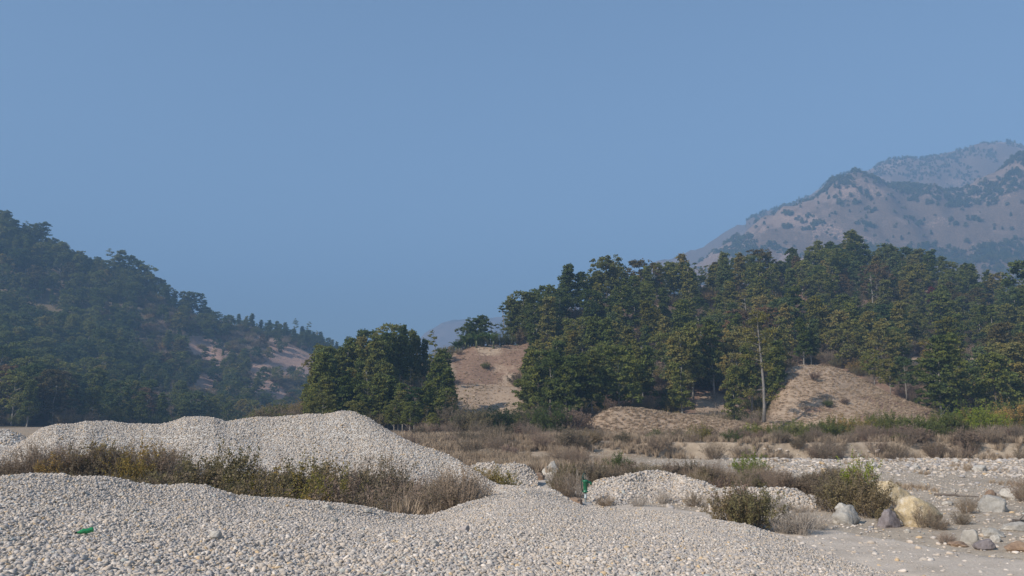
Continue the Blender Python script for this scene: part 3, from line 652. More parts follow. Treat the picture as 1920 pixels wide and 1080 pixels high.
# ------------------------------------------------------------------ VEGETATION sources
def crown_pts(kind, h, Rr, n, rng):
    """leaf clumps gathered on a few irregular lobes, as on a real broadleaved crown; returns clump centres"""
    nl = {'slender': 19, 'broad': 21, 'layer': 17}.get(kind, 6); t0 = {'slender': .24, 'broad': .30, 'layer': .28}.get(kind, .4)
    lean = rng.normal(0, .3, 2); lobes = []; a0 = rng.uniform(0, 6.28)
    for i in range(nl):
        q = (i + rng.uniform(.1, .9)) / nl; t = t0 + (.93 - t0) * q
        prof = {'slender': .62 - .42 * q, 'broad': .85 * math.sqrt(max(.05, 1 - (q * 1.5 - .6)**2)), 'layer': .85 - .55 * q}.get(kind, .6 - .3 * q)
        a = a0 + i * 2.4 + rng.normal(0, .5); r = Rr * prof * rng.uniform(.4, 1.05); lr = Rr * rng.uniform(.28, .46) * (1.0 if kind == 'broad' else 1.05 - .25 * q)
        lobes.append((r * math.cos(a) + lean[0] * q * 2, r * math.sin(a) + lean[1] * q * 2, t * h, lr))
    lobes.append((lean[0] * 2, lean[1] * 2, h * .93, Rr * .34))
    C = []
    for k in range(n):
        x, y, z, lr = lobes[k % len(lobes)]; d = rng.normal(size=3); d /= np.linalg.norm(d); d[2] = abs(d[2]) * .9 - .25
        fl = {'layer': .7, 'broad': .9}.get(kind, 1.1); C.append((x + d[0] * lr, y + d[1] * lr, min(z + d[2] * lr * fl + rng.normal(0, .35), h)))
    return np.array(C)
def make_tree(kind, h, Rr, nc, nl, ls, seed, flat=.7, cr=(.55, 1.1)):
    rng = np.random.default_rng(seed); C = crown_pts(kind, h, Rr, nc, rng); Vs = []; Qs = []; tint = []; n0 = 0
    for c in C:
        r = rng.uniform(*cr); m = int(nl * rng.uniform(.6, 1.3)); D = rng.normal(size=(m, 3)); D /= np.linalg.norm(D, axis=1)[:, None]
        D[:, 2] = np.where(D[:, 2] < -.2, -D[:, 2] * .6, D[:, 2]); rad = r * rng.uniform(.35, 1.12, (m, 1))
        P = c + D * rad * [1, 1, flat]
        V, Q = cards(P, ls, rng, .35, .85, out=D); Vs.append(V); Qs.append(Q + n0); n0 += len(V); tint += [float(np.clip(rng.normal(.4, .35), 0, 1))] * len(V)
    cm = mesh('crown', np.concatenate(Vs), np.concatenate(Qs), False, [L['mid']]); fattr(cm, 'tint', tint)
    # trunk and limbs
    b = MB(); br = h * .0135; n = 7; w1 = rng.normal(0, .18, (n, 2)); w1[0] = 0
    tp = [(w1[i, 0] * i / n * 1.2, w1[i, 1] * i / n * 1.2, h * .93 * i / (n - 1) - (.5 if i == 0 else 0)) for i in range(n)]
    b.tube(tp, [br * (1.25 if i == 0 else 1) * (1 - .82 * i / (n - 1)) for i in range(n)], 6)
    for c in C[rng.permutation(len(C))[:16]]:
        tz = max(.15 * h, c[2] - np.hypot(c[0], c[1]) * rng.uniform(.4, 1.0)); k = tz / (h * .93) * (n - 1); i = min(int(k), n - 2); s0 = np.array(tp[i]) + (np.array(tp[i + 1]) - tp[i]) * (k - i)
        mid = (s0 + c) / 2 + rng.normal(0, .2, 3); b.tube([s0, mid, c], [br * .35, br * .22, br * .08], 4, cap=False)
    return cm, b.me('trunk', [M['bark']], True)
KIN = {
 'slender_tree': [make_tree('slender', 12.5, 2.5, 150, 38, .36, 500 + k, 1.0, (.38, .72)) for k in range(6)],
 'broadleaf_tree': [make_tree('broad', 12.0, 4.0, 165, 40, .38, 600 + k, 1.0, (.42, .8)) for k in range(5)],
 'layered_tree': [make_tree('layer', 12.5, 3.9, 130, 42, .38, 700 + k, .75, (.45, .9)) for k in range(4)],
 'sparse_tree': [make_tree('sparse', 12.5, 2.5, 34, 26, .34, 800 + k, .7, (.35, .75)) for k in range(3)]}
def add_tree(kind, var, hue, loc, scale, rz, label=None, group=None, bark='bark', cat='tree', sx=1.0):
    cm, tm = KIN[kind][var % len(KIN[kind])]
    r = bpy.data.objects.new(kind, None); sc.collection.objects.link(r); r.location = [float(v) for v in loc]; r.rotation_euler = (R_.uniform(-.03, .03), R_.uniform(-.03, .03), rz); r.scale = (scale * sx, scale * sx, scale)
    c = link('crown', cm, r); c.material_slots[0].link = 'OBJECT'; c.material_slots[0].material = L[hue]
    t = link('trunk', tm, r); t.material_slots[0].link = 'OBJECT'; t.material_slots[0].material = M[bark]
    tag(r, label, cat, group); return r
# shrubs
def make_shrub(kind, seed, H_=1.3, R0=.8, nst=70, nleaf=2200, ls=.06, lm=None, tm=None):
    rng = np.random.default_rng(seed); b = MB(); tips = []
    for i in range(nst):
        a = rng.uniform(0, 6.283); o = rng.random()**.6; d = np.array([math.cos(a), math.sin(a), 0]); base = d * R0 * .45 * rng.random()
        hh = H_ * rng.uniform(.5, 1.05) * (1 - .35 * o * o); e = base + d * R0 * o * .8 + [0, 0, hh]; mid = base * .4 + e * .6 + [0, 0, hh * .08] + rng.normal(0, .05, 3)
        q = [base, mid, e]; wd = .012 if kind == 'leafy' else .010
        b.tube(q, [wd, wd * .7, wd * .3], 3, cap=False); tips.append((base, mid, e))
        for _ in range(2 if kind == 'leafy' else 5):
            t = rng.uniform(.35, 1); s = (base * (1 - t) + mid * t) if rng.random() < .4 else (mid * (1 - t) + e * t); e2 = s + (e - base) * rng.uniform(.15, .35) + rng.normal(0, .12, 3) * R0
            b.tube([s, e2], [wd * .55, wd * .2], 3, cap=False); tips.append((s, (s + e2) / 2, e2))
    k = rng.integers(0, len(tips), nleaf); t = rng.random(nleaf)**.6; T3 = np.array(tips)[k]
    P = np.where(t[:, None] < .5, T3[:, 0] * (1 - 2 * t[:, None]) + T3[:, 1] * 2 * t[:, None], T3[:, 1] * (2 - 2 * t[:, None]) + T3[:, 2] * (2 * t[:, None] - 1)) + rng.normal(0, .05 * R0, (nleaf, 3))
    P = P[P[:, 2] > .05]; V, Q = cards(P, ls, rng, .2, .6); fm = mesh('foliage', V, Q, False, [lm]); fattr(fm, 'tint', np.repeat(rng.random(len(P)), 4))
    return fm, b.me('stems', [tm], False)
SHR = {
 'leafy_shrub': [make_shrub('leafy', 900 + k, 1.25, .85, 64, 5200, .066, L['olive'], M['darkbark']) for k in range(4)],
 'dry_shrub': [make_shrub('dry', 920 + k, 1.25, .8, 95, 2600, .050, L['dryleaf'], M['twig']) for k in range(4)],
 'twiggy_shrub': [make_shrub('dry', 940 + k, 1.1, .7, 95, 260, .04, L['dryleaf'], M['greytwig']) for k in range(3)]}
def add_shrub(kind, hue, loc, s, label, group=None, sz=1.0, tw=None):
    fm, sm = SHR[kind][R_.randrange(len(SHR[kind]))]
    r = bpy.data.objects.new(kind, None); sc.collection.objects.link(r); r.location = [float(v) for v in loc]; r.rotation_euler = (0, 0, R_.uniform(0, 6.28)); r.scale = (s, s, s * sz)
    f = link('foliage', fm, r); f.material_slots[0].link = 'OBJECT'; f.material_slots[0].material = LS[hue]; st = link('stems', sm, r)
    if tw: st.material_slots[0].link = 'OBJECT'; st.material_slots[0].material = M[tw]
    tag(r, label, 'shrub', group); return r
# ------------------------------------------------------------------ TREES on the right hill (individuals)
ORD = ['first', 'second', 'third', 'fourth', 'fifth', 'sixth', 'seventh', 'eighth', 'ninth', 'tenth', 'eleventh', 'twelfth', 'thirteenth', 'fourteenth', 'fifteenth', 'sixteenth', 'seventeenth', 'eighteenth', 'nineteenth', 'twentieth']
LOOK = {'slender_tree': 'slender', 'broadleaf_tree': 'round-crowned', 'layered_tree': 'layered', 'sparse_tree': 'thin-leaved'}
HN = dict(dark='dark green', mid='green', olive='olive', yellow='yellow-green', brown='brownish', blue='blue-green', red='crimson', lime='lime green')
def poisson(P, dist, rng, keep=None, maxn=10**6):
    out = []; cell = {}
    for p in P:
        if keep is not None and not keep(p): continue
        d = dist(p) if callable(dist) else dist; c = (int(p[0] // 8), int(p[1] // 8)); ok = True
        for i in (-1, 0, 1):
            for j in (-1, 0, 1):
                for q in cell.get((c[0] + i, c[1] + j), ()):
                    if (q[0] - p[0])**2 + (q[1] - p[1])**2 < d * d: ok = False; break
                if not ok: break
            if not ok: break
        if ok: cell.setdefault(c, []).append(p); out.append(p)
        if len(out) >= maxn: break
    return out
rng = np.random.default_rng(21)
cand = sample(GR, 14000, lambda x, y, z: (y > 118) * (y < 300) * 1., rng)
def keepR(p):
    px, py = proj(np.array(p)); px = float(px); py = float(py)
    if p[1] > 300 or p[1] < 120 or (1724 < px < 1768 and 192 < p[1] < 246): return False
    if px < 600: return False
    if 740 < px < 990 and not (px > 905 and p[1] > 182): 
        return False
    for q in BARE:
        for zz in (0., 4., 8.):
            t = proj(np.array([p[0], p[1], p[2] + zz]))
            if inpoly(float(t[0]), float(t[1]), q): return False
    if p[1] < 152 and 1395 < px < 1750 and py > 690: return False
    if p[1] < 132 and px < 1400 and px > 1130 and rng.random() < .6: return False
    # behind the crest only what shows
    if px > 1000 and p[1] > 0:
        yc = np.interp(px, [850, 1000, 1150, 1300, 1600, 1920, 2700], [178, 186, 212, 235, 285, 265, 270])
        if p[1] > yc + 12: return False
    return True
ptsR = poisson(cand, lambda p: 4.5 + p[1] / 115., rng, keepR)
inframe = []; outframe = []
for p in ptsR:
    px, py = proj(np.array([p[0], p[1], p[2] + 8])); (inframe if -30 < px < 1960 else outframe).append((float(px), float(py), p))
def zone(px, py, p):
    yc = np.interp(px, [850, 1000, 1150, 1300, 1600, 1920], [178, 186, 212, 235, 285, 265]); q = (p[1] - 118) / (yc - 118)
    v = 'on skyline' if q > .86 else 'high on slope' if q > .58 else 'halfway up slope' if q > .28 else 'at slope foot'
    hz = 'left of bare terrace' if px < 860 else 'above bare terrace' if px < 990 else 'right of bare terrace' if px < 1110 else 'above low mound' if px < 1280 else 'left of bare tree' if px < 1420 else 'behind tall mound' if px < 1560 else 'right of tall mound' if px < 1700 else 'above pale outcrops' if px < 1830 else 'near right edge'
    return v + ' ' + hz
rec = []
for px, py, p in inframe:
    nz = vn(p[0] / 22. + 3, p[1] / 22.); right = np.clip((px - 1350) / 350, 0, 1)
    r = rng.random()
    kind = 'layered_tree' if r < .05 + .32 * right else 'slender_tree' if r < .58 else 'broadleaf_tree' if r < .94 else 'sparse_tree'
    r = rng.random() + nz * .5
    hue = 'dark' if r < .22 else 'mid' if r < .50 else 'blue' if r < .62 else 'olive' if r < .90 else 'yellow' if r < 1.0 else 'brown'
    rec.append([px, py, p, kind, hue, rng.uniform(.62, 1.15)])
# individually placed skyline and feature trees: base px, top py, Y, kind, hue
def place(px, ptop, Y, kind, hue, pbase=None):
    # ground height under the column
    d = np.abs(proj(GR)[0] - px) / 30 + np.abs(GR[..., 1] - Y) / 2; k = np.unravel_index(np.argmin(d), d.shape); z = GR[k][2]
    P = at(px, ptop, Y); x = P[0]; return (float(x), float(Y), float(z)), (float(P[2]) - z) / 12.3
for px, pt, Y, kd, hu in [(1066, 497, 199, 'slender_tree', 'dark'), (1088, 508, 200, 'slender_tree', 'dark'), (1130, 484, 206, 'sparse_tree', 'mid'), (1148, 488, 208, 'slender_tree', 'olive'), (1160, 500, 207, 'sparse_tree', 'blue'), (1110, 520, 203, 'slender_tree', 'dark'),
        (985, 542, 186, 'broadleaf_tree', 'dark'), (1005, 545, 187, 'broadleaf_tree', 'mid'), (945, 568, 188, 'sparse_tree', 'dark'), (962, 560, 186, 'slender_tree', 'dark'), (1030, 535, 192, 'slender_tree', 'mid'), (1048, 540, 193, 'broadleaf_tree', 'blue'), (890, 594, 186, 'broadleaf_tree', 'blue'), (908, 590, 186, 'broadleaf_tree', 'dark'), (876, 603, 184, 'broadleaf_tree', 'dark'),
        (1178, 518, 214, 'sparse_tree', 'dark'), (1213, 498, 218, 'slender_tree', 'mid'), (1228, 500, 220, 'sparse_tree', 'brown'), (1262, 492, 226, 'broadleaf_tree', 'mid'), (1284, 490, 228, 'broadleaf_tree', 'blue'), (1313, 500, 232, 'sparse_tree', 'dark'), (1335, 498, 236, 'slender_tree', 'dark'), (1375, 482, 244, 'broadleaf_tree', 'dark'), (1405, 476, 248, 'broadleaf_tree', 'mid'),
        (1440, 474, 254, 'layered_tree', 'dark'), (1485, 464, 262, 'layered_tree', 'dark'), (1520, 462, 268, 'layered_tree', 'mid'), (1555, 456, 275, 'layered_tree', 'dark'), (1590, 436, 280, 'layered_tree', 'dark'), (1608, 440, 282, 'layered_tree', 'mid'), (1660, 460, 280, 'broadleaf_tree', 'olive'), (1700, 464, 276, 'layered_tree', 'dark'), (1740, 468, 272, 'slender_tree', 'blue'), (1770, 480, 268, 'slender_tree', 'dark'), (1812, 498, 262, 'layered_tree', 'mid'), (1858, 512, 255, 'layered_tree', 'olive'), (1915, 462, 200, 'layered_tree', 'dark')]:
    loc, s = place(px, pt, Y, kd, hu); rec.append([px, pt + 30, loc, kd, hu, float(np.clip(s, .4, 1.7))])
from collections import defaultdict
grp = defaultdict(list)
for r in rec: grp[(zone(r[0], r[1], r[2]), r[3], r[4])].append(r)
for (zn, kd, hu), rs in grp.items():
    rs.sort(key=lambda r: r[0])
    for i, r in enumerate(rs):
        lb = f'{HN[hu]} {LOOK[kd]} tree {zn}' + ('' if len(rs) == 1 else ', ' + ORD[i] + ' from left')
        add_tree(kd, int(rng.integers(0, 9)), hu, np.array(r[2]) - [0, 0, .3], r[5], rng.uniform(0, 6.28), lb, 'trees covering the right-hand hill', 'bark' if rng.random() < .75 else 'darkbark', sx=1.08)
print('RIGHT TREES', len(rec), 'outside', len(outframe))
# ---- grove on the left of the bare terrace
def zat(G, px, Y):
    d = np.abs(proj(G)[0] - px) / 30 + np.abs(G[..., 1] - Y) / 2; k = np.unravel_index(np.argmin(d), d.shape); return float(G[k][2])
gro = []
for px, pt, Y, kd, hu in [(586, 690, 126, 'slender_tree', 'olive'), (612, 672, 128, 'slender_tree', 'mid'), (600, 664, 140, 'slender_tree', 'dark'), (632, 655, 140, 'slender_tree', 'dark'), (655, 650, 138, 'slender_tree', 'dark'), (662, 634, 142, 'slender_tree', 'mid'), (684, 632, 142, 'slender_tree', 'olive'), (705, 640, 140, 'slender_tree', 'dark'),
        (722, 624, 143, 'slender_tree', 'dark'), (735, 622, 145, 'slender_tree', 'mid'), (752, 628, 146, 'slender_tree', 'dark'), (758, 612, 148, 'slender_tree', 'blue'), (772, 620, 150, 'slender_tree', 'dark'), (785, 626, 152, 'slender_tree', 'dark'), (800, 634, 152, 'slender_tree', 'dark'), (815, 622, 146, 'sparse_tree', 'mid'), (836, 655, 134, 'slender_tree', 'dark'),
        (822, 668, 128, 'slender_tree', 'mid'), (840, 690, 126, 'slender_tree', 'dark'), (835, 725, 117, 'broadleaf_tree', 'mid'), (850, 735, 115, 'sparse_tree', 'brown'), (728, 704, 122, 'slender_tree', 'mid'), (757, 716, 117, 'slender_tree', 'mid'), (778, 722, 116, 'broadleaf_tree', 'blue'), (800, 716, 116, 'slender_tree', 'mid'), (748, 730, 113, 'slender_tree', 'olive'), (712, 700, 120, 'slender_tree', 'mid'), (692, 712, 120, 'broadleaf_tree', 'mid'),
        (668, 700, 122, 'slender_tree', 'dark'), (645, 704, 120, 'slender_tree', 'dark'), (622, 705, 120, 'slender_tree', 'mid'), (598, 712, 120, 'broadleaf_tree', 'mid'), (700, 672, 130, 'slender_tree', 'olive'), (640, 690, 128, 'slender_tree', 'mid'), (675, 675, 132, 'slender_tree', 'dark'), (605, 735, 113, 'broadleaf_tree', 'olive'), (770, 748, 110, 'broadleaf_tree', 'mid'), (800, 755, 108, 'sparse_tree', 'brown'), (815, 770, 106, 'leaf', 'mid'), (740, 745, 111, 'broadleaf_tree', 'dark'), (665, 745, 112, 'broadleaf_tree', 'olive')]:
    if kd == 'leaf': kd = 'broadleaf_tree'
    z = zat(GR, px, Y) if Y > 113 else float(ground_z((px - 960) / F * Y, Y)); P = at(px, pt, Y); gro.append([px, pt, (P[0], Y, z), kd, hu, (P[2] - z) / 12.3])
grp = defaultdict(list)
for r in gro: grp[(('at back of grove' if r[2][1] > 136 else 'in middle of grove' if r[2][1] > 121 else 'at front of grove'), r[3], r[4])].append(r)
for (zn, kd, hu), rs in grp.items():
    rs.sort(key=lambda r: r[0])
    for i, r in enumerate(rs):
        lb = f'{HN[hu]} {LOOK[kd]} tree {zn} behind pebble ridge' + ('' if len(rs) == 1 else ', ' + ORD[i] + ' from left')
        add_tree(kd, int(rng.integers(0, 9)), hu, np.array(r[2]) - [0, 0, .3], r[5], rng.uniform(0, 6.28), lb, 'trees of the grove behind the pebble ridge', sx=(.82 if r[2][1] > 136 else 1.0) * (1.15 if r[5] < .7 else 1.0))
# ---- feature trees
def bare_tree(name, px, pb, pt, Y, label, limbs, crown=None, lean=0.0):
    p = at(px, pb, Y); top = at(px + lean, pt, Y); h = top[2] - p[2]; r = bpy.data.objects.new(name, None); sc.collection.objects.link(r); r.location = [float(v) for v in p]
    b = MB(); rg = np.random.default_rng(int(px)); br = h * .0145
    tp = [(0, 0, -.4), (h * .012, 0, h * .12), (h * .015, 0, h * .3), (h * .008, 0, h * .5), (-h * .004, 0, h * .7), (-h * .012, 0, h * .88), (-h * .014, 0, h)]
    b.tube(tp, [br * 1.25, br, br * .85, br * .7, br * .52, br * .33, br * .12], 8)
    for t, a, ln, up in limbs:
        k = np.interp(t, [0, .12, .3, .5, .7, .88, 1], [0, .012, .015, .008, -.004, -.012, -.014]) * h; s = np.array([k, 0, t * h]); e = s + np.array([math.cos(a), math.sin(a) * .6, up]) * ln * h; m_ = (s + e) / 2 + [0, 0, -.03 * ln * h]
        b.tube([s, m_, e], [br * .32, br * .22, br * .06], 5, cap=False)
        for _ in range(3):
            q = s + (e - s) * rg.uniform(.5, .95); b.tube([q, q + rg.normal(0, .05, 3) * h + [0, 0, .03 * h]], [br * .12, br * .03], 3, cap=False)
    link('trunk', b.me('trunk', [M['midbark']], True), r)
    if crown:
        Vs = []; n0 = 0; Qs = []; ti = []
        for t, a, ln, up in limbs:
            s = np.array([0, 0, t * h]); e = s + np.array([math.cos(a), math.sin(a) * .6, up]) * ln * h
            for f in (.7, 1.0):
                c = s + (e - s) * f + rg.normal(0, .3, 3); D = rg.normal(size=(crown[1], 3)); D /= np.linalg.norm(D, axis=1)[:, None]; P = c + D * rg.uniform(.2, 1.0, (crown[1], 1)) * [1.1, 1.1, .45]
                V, Q = cards(P, .32, rg, .3, .7); Vs.append(V); Qs.append(Q + n0); n0 += len(V); ti += [float(rg.random())] * len(V)
        cm = mesh('crown', np.concatenate(Vs), np.concatenate(Qs), False, [L[crown[0]]]); fattr(cm, 'tint', ti); link('crown', cm, r)
    tag(r, label, 'tree'); return r
bare_tree('bare_limbed_tree', 1432, 786, 590, 111, 'tall tree with pale bare trunk and stubby side limbs between the two tan mounds',
    [(.13, .4, .07, .8), (.28, math.pi, .13, -.05), (.48, .05, .07, .25), (.55, math.pi - .1, .12, .35), (.62, .1, .10, .45), (.64, math.pi + .1, .14, .40), (.70, math.pi - .3, .10, .5), (.72, .2, .07, .6), (.78, math.pi, .09, .5), (.8, .3, .1, .3), (.86, 2.6, .09, .4), (.92, .4, .07, .5), (.97, 3.6, .06, .5), (1., .8, .04, .6)], ('olive', 60), 8)
bare_tree('leafless_tree', 1448, 570, 497, 226, 'bare pale forked snag standing above the canopy on the hill', [(.4, 2.6, .25, .9), (.5, .4, .22, 1.2), (.7, 2.8, .15, 1.3), (.75, .3, .12, 1.4)], None)
bare_tree('leafless_tree', 1650, 716, 650, 138, 'grey leafless tree right of the tall tan mound', [(.4, 2.6, .25, .9), (.5, .4, .25, 1.0), (.7, 2.8, .2, 1.0), (.75, .3, .2, 1.1), (.6, 5, .2, .9), (.85, 1.2, .15, 1.2)], ('brown', 14))
bare_tree('leafless_tree', 1753, 716, 640, 138, 'thin grey tree with brown leaves in front of the pale outcrops', [(.4, 2.6, .25, .6), (.5, .4, .25, .7), (.7, 2.8, .25, .7), (.75, .3, .25, .6), (.6, 5, .2, .9), (.85, 1.2, .2, .8), (.9, 3, .2, .6)], ('yellow', 22))
bare_tree('leafless_tree', 876, 815, 738, 108, 'twiggy leafless tree at the right front corner of the grove', [(.3, 2.6, .25, .9), (.4, .4, .3, 1.0), (.6, 2.8, .25, 1.2), (.65, .3, .3, 1.1), (.6, 5, .2, .9), (.85, 1.2, .15, 1.2)], ('brown', 8))
loc, s_ = place(1745, 534, 234, 0, 0); add_tree('broadleaf_tree', 1, 'red', loc, s_ * .93, 1.0, 'crimson-flowering tree halfway up the right side of the wooded hill', None, sx=.7)
# slender white trunks at the edge of the wood, in front
for i, (px, pb, pt, Y, kd, hu, lb) in enumerate([(1133, 738, 600, 150, 'slender_tree', 'mid', 'white-trunked tree left of the brown scrub above the low tan mound'), (1300, 752, 610, 140, 'slender_tree', 'mid', 'pale-trunked tree just above the low tan mound right of its middle'), (1340, 745, 600, 142, 'slender_tree', 'dark', 'pale-trunked tree left of the bare-limbed tree'), (1205, 760, 640, 136, 'slender_tree', 'olive', 'slim tree left of the brown scrub hump'),
     (1508, 692, 600, 145, 'slender_tree', 'dark', 'white-trunked tree at the top of the tall tan mound, left one'), (1522, 690, 602, 147, 'slender_tree', 'blue', 'grey-trunked tree at the top of the tall tan mound, right one'), (1800, 672, 590, 170, 'slender_tree', 'mid', 'white-trunked tree above the pale outcrops'), (1110, 785, 660, 122, 'slender_tree', 'olive', 'tree leaning over the left tip of the low tan mound'), (1456, 772, 640, 129, 'slender_tree', 'dark', 'dark tree casting shade on the left flank of the tall tan mound'),
     (1410, 775, 650, 126, 'slender_tree', 'dark', 'dark tree right behind the bare-limbed tree, to its left'), (1452, 770, 655, 126, 'slender_tree', 'dark', 'dark tree right behind the bare-limbed tree, to its right'), (1030, 800, 660, 120, 'broadleaf_tree', 'dark', 'dark tree at the right foot of the bare terraced slope'), (1000, 790, 655, 124, 'slender_tree', 'mid', 'green tree at the right edge of the bare terraced slope'), (1062, 800, 690, 118, 'broadleaf_tree', 'mid', 'green tree between the terraced slope and the low tan mound'), (1090, 795, 670, 122, 'slender_tree', 'dark', 'dark tree behind the left tip of the low tan mound'),
     (1385, 760, 660, 130, 'broadleaf_tree', 'olive', 'low olive tree left of the bare-limbed tree'), (1700, 745, 670, 128, 'broadleaf_tree', 'blue', 'bushy tree at the right flank of the tall tan mound'), (1670, 740, 672, 130, 'broadleaf_tree', 'olive', 'bushy olive tree beside the right flank of the tall tan mound'), (1640, 725, 655, 134, 'broadleaf_tree', 'mid', 'bushy green tree above the right flank of the tall tan mound')]):
    p = at(px, pb, Y); t = at(px, pt, Y); add_tree(kd, i, hu, p, (t[2] - p[2]) / 12.3, i * 1.3, lb, 'trees along the lower edge of the wood', 'bark')
# banana plants
def banana(px, pb, Y, s, lb, seed):
    rg = np.random.default_rng(seed); r = bpy.data.objects.new('banana_plant', None); sc.collection.objects.link(r); r.location = (float(at(px, pb, Y)[0]), Y, zat(GR, px, Y)); r.scale = (s, s, s)
    b = MB(); b.tube([(0, 0, -.2), (.05, 0, .8), (0, .05, 1.3)], [.16, .13, .08], 8); link('stem', b.me('stem', [simple_st], True), r)
    b = MB()
    for k in range(9):
        a = k * 2.4 + rg.random(); d = np.array([math.cos(a), math.sin(a), 0]); sd = np.array([-d[1], d[0], 0]); el = rg.uniform(.9, 1.45); V = []
        for i in range(7):
            t = i / 6; q = np.array([0, 0, 1.1]) + d * t * 2.2 * math.cos(el) + d * t * t * .6 + np.array([0, 0, 2.5 * math.sin(el) * t - 1.1 * t * t]); wd = .32 * math.sin(math.pi * (t * .9 + .08))
            V += [q - sd * wd - [0, 0, .06], q, q + sd * wd - [0, 0, .06]]
        b.add(V, [(3 * i + j, 3 * i + j + 1, 3 * i + j + 4, 3 * i + j + 3) for i in range(6) for j in (0, 1)])
    me = b.me('leaves', [L['banana']]); fattr(me, 'tint', rg.random(len(me.vertices))); link('leaves', me, r); tag(r, lb, 'banana plant', 'banana plants on the crest above the bare terraced slope')
for i, (px, Y, s_) in enumerate([(852, 178, 1.5), (868, 180, 2.1), (884, 181, 2.3), (900, 181, 2.0), (921, 183, 2.2), (938, 184, 2.4), (955, 184, 2.0), (972, 185, 2.4), (990, 186, 2.2)]):
    add_shrub('leafy_shrub', ['mid', 'dark', 'mid', 'olive'][i % 4], ((px - 960) / F * Y, Y, zat(GR, px, Y) - .1), s_, f'leafy bush on the crest of the bare terraced slope, {ORD[i]} from the left', 'bushes on the crest above the bare slope', 1.1)
simple_st = simple('banana_stem', (.16, .17, .08))
for i, (px, pb) in enumerate([(862, 642), (872, 646), (884, 640), (893, 643), (903, 637), (914, 640), (855, 648), (925, 634), (878, 636)]):
    banana(px, pb, 176 + (i % 3), 1.0 + .3 * (i % 2), f'banana plant on the crest above the bare slope, {ORD[[1, 2, 4, 5, 6, 7, 0, 8, 3][i]]} from the left', 30 + i)
# ------------------------------------------------------------------ stuff sources: forest and grass
def joined(name, kind, var, hue, bark='bark', col=None):
    cm, tm = KIN[kind][var]; o = []
    nv = len(cm.vertices); V = np.zeros(nv * 3, np.float32); cm.vertices.foreach_get('co', V); V = V.reshape(-1, 3); Q = np.arange(nv).reshape(-1, 4)
    nt_ = len(tm.vertices); W = np.zeros(nt_ * 3, np.float32); tm.vertices.foreach_get('co', W); W = W.reshape(-1, 3); fs = [list(p.vertices) for p in tm.polygons if len(p.vertices) == 4]
    me = mesh(name, np.concatenate([V, W]), [Q, np.array(fs) + nv], False, [L[hue], M[bark]], [0] * len(Q) + [1] * len(fs))
    ti = np.zeros(nv, np.float32); cm.attributes['tint'].data.foreach_get('value', ti); fattr(me, 'tint', np.concatenate([ti, np.zeros(nt_)])); return link(name, me, col=col)
fst = source('forest_sources')
for kd, v, hu in [('broadleaf_tree', 0, 'dark'), ('broadleaf_tree', 1, 'mid'), ('broadleaf_tree', 2, 'blue'), ('broadleaf_tree', 3, 'olive'), ('slender_tree', 0, 'dark'), ('slender_tree', 1, 'mid'), ('layered_tree', 0, 'dark'), ('layered_tree', 1, 'mid'), ('broadleaf_tree', 4, 'brown'), ('sparse_tree', 0, 'olive')]:
    joined('forest_tree', kd, v, hu, col=fst)
def smat(P, n, lo, hi, rng, sx=1.0): s = rng.uniform(lo, hi, n); return np.stack([s * sx, s * sx, s], 1)
# left hill: skyline individuals and forest mass
rng = np.random.default_rng(31)
sky_l = [(4, 403, 'broadleaf_tree'), (28, 418, 'sparse_tree'), (45, 415, 'sparse_tree'), (66, 420, 'broadleaf_tree'), (84, 418, 'layered_tree'), (100, 445, 'broadleaf_tree'), (115, 455, 'slender_tree'), (128, 470, 'broadleaf_tree'), (150, 486, 'broadleaf_tree'), (165, 484, 'slender_tree'), (187, 496, 'broadleaf_tree'), (212, 468, 'sparse_tree'), (228, 470, 'layered_tree'), (242, 478, 'broadleaf_tree'), (262, 488, 'broadleaf_tree'), (275, 495, 'broadleaf_tree'),
         (285, 515, 'slender_tree'), (300, 522, 'layered_tree'), (308, 525, 'slender_tree'), (325, 550, 'broadleaf_tree'), (345, 546, 'layered_tree'), (360, 548, 'layered_tree'), (378, 550, 'layered_tree'), (395, 580, 'broadleaf_tree'), (412, 595, 'sparse_tree'), (428, 592, 'slender_tree'), (448, 588, 'slender_tree'), (460, 592, 'slender_tree'), (473, 588, 'slender_tree'), (490, 600, 'slender_tree'), (505, 600, 'slender_tree'), (520, 602, 'slender_tree'), (535, 604, 'slender_tree'),
         (553, 598, 'sparse_tree'), (566, 612, 'slender_tree'), (578, 604, 'sparse_tree'), (590, 622, 'slender_tree'), (603, 622, 'slender_tree'), (618, 636, 'sparse_tree'), (632, 640, 'slender_tree'), (655, 632, 'slender_tree'), (670, 642, 'sparse_tree'), (690, 648, 'slender_tree'), (712, 640, 'sparse_tree')]
LY = ([0, 90, 130, 210, 290, 330, 400, 470, 600, 640, 720], [510, 505, 505, 500, 500, 505, 520, 530, 560, 570, 590])
for i, (px, pt, kd) in enumerate(sky_l):
    Y = float(np.interp(px, *LY)) - 2; z = zat(GL, px, Y); P = at(px, pt, Y); s = float(np.clip((P[2] - z) / 12.3, .5, 2.2)); hu = ['dark', 'dark', 'blue', 'mid'][i % 4]
    pos = ORD[i % 11]; seg = ['topmost stretch', 'upper middle stretch', 'lower middle stretch', 'lowest stretch'][i // 11]
    add_tree(kd, i, hu, (P[0], Y, z - .3), s, i * 1.7, f'{LOOK[kd]} tree on left hill skyline, {seg}, {pos} from left', 'skyline trees of the left hill', sx=1.15)
cand = sample(GL, 42000, lambda x, y, z: (y > 196) * (y < 590) * 1., rng)
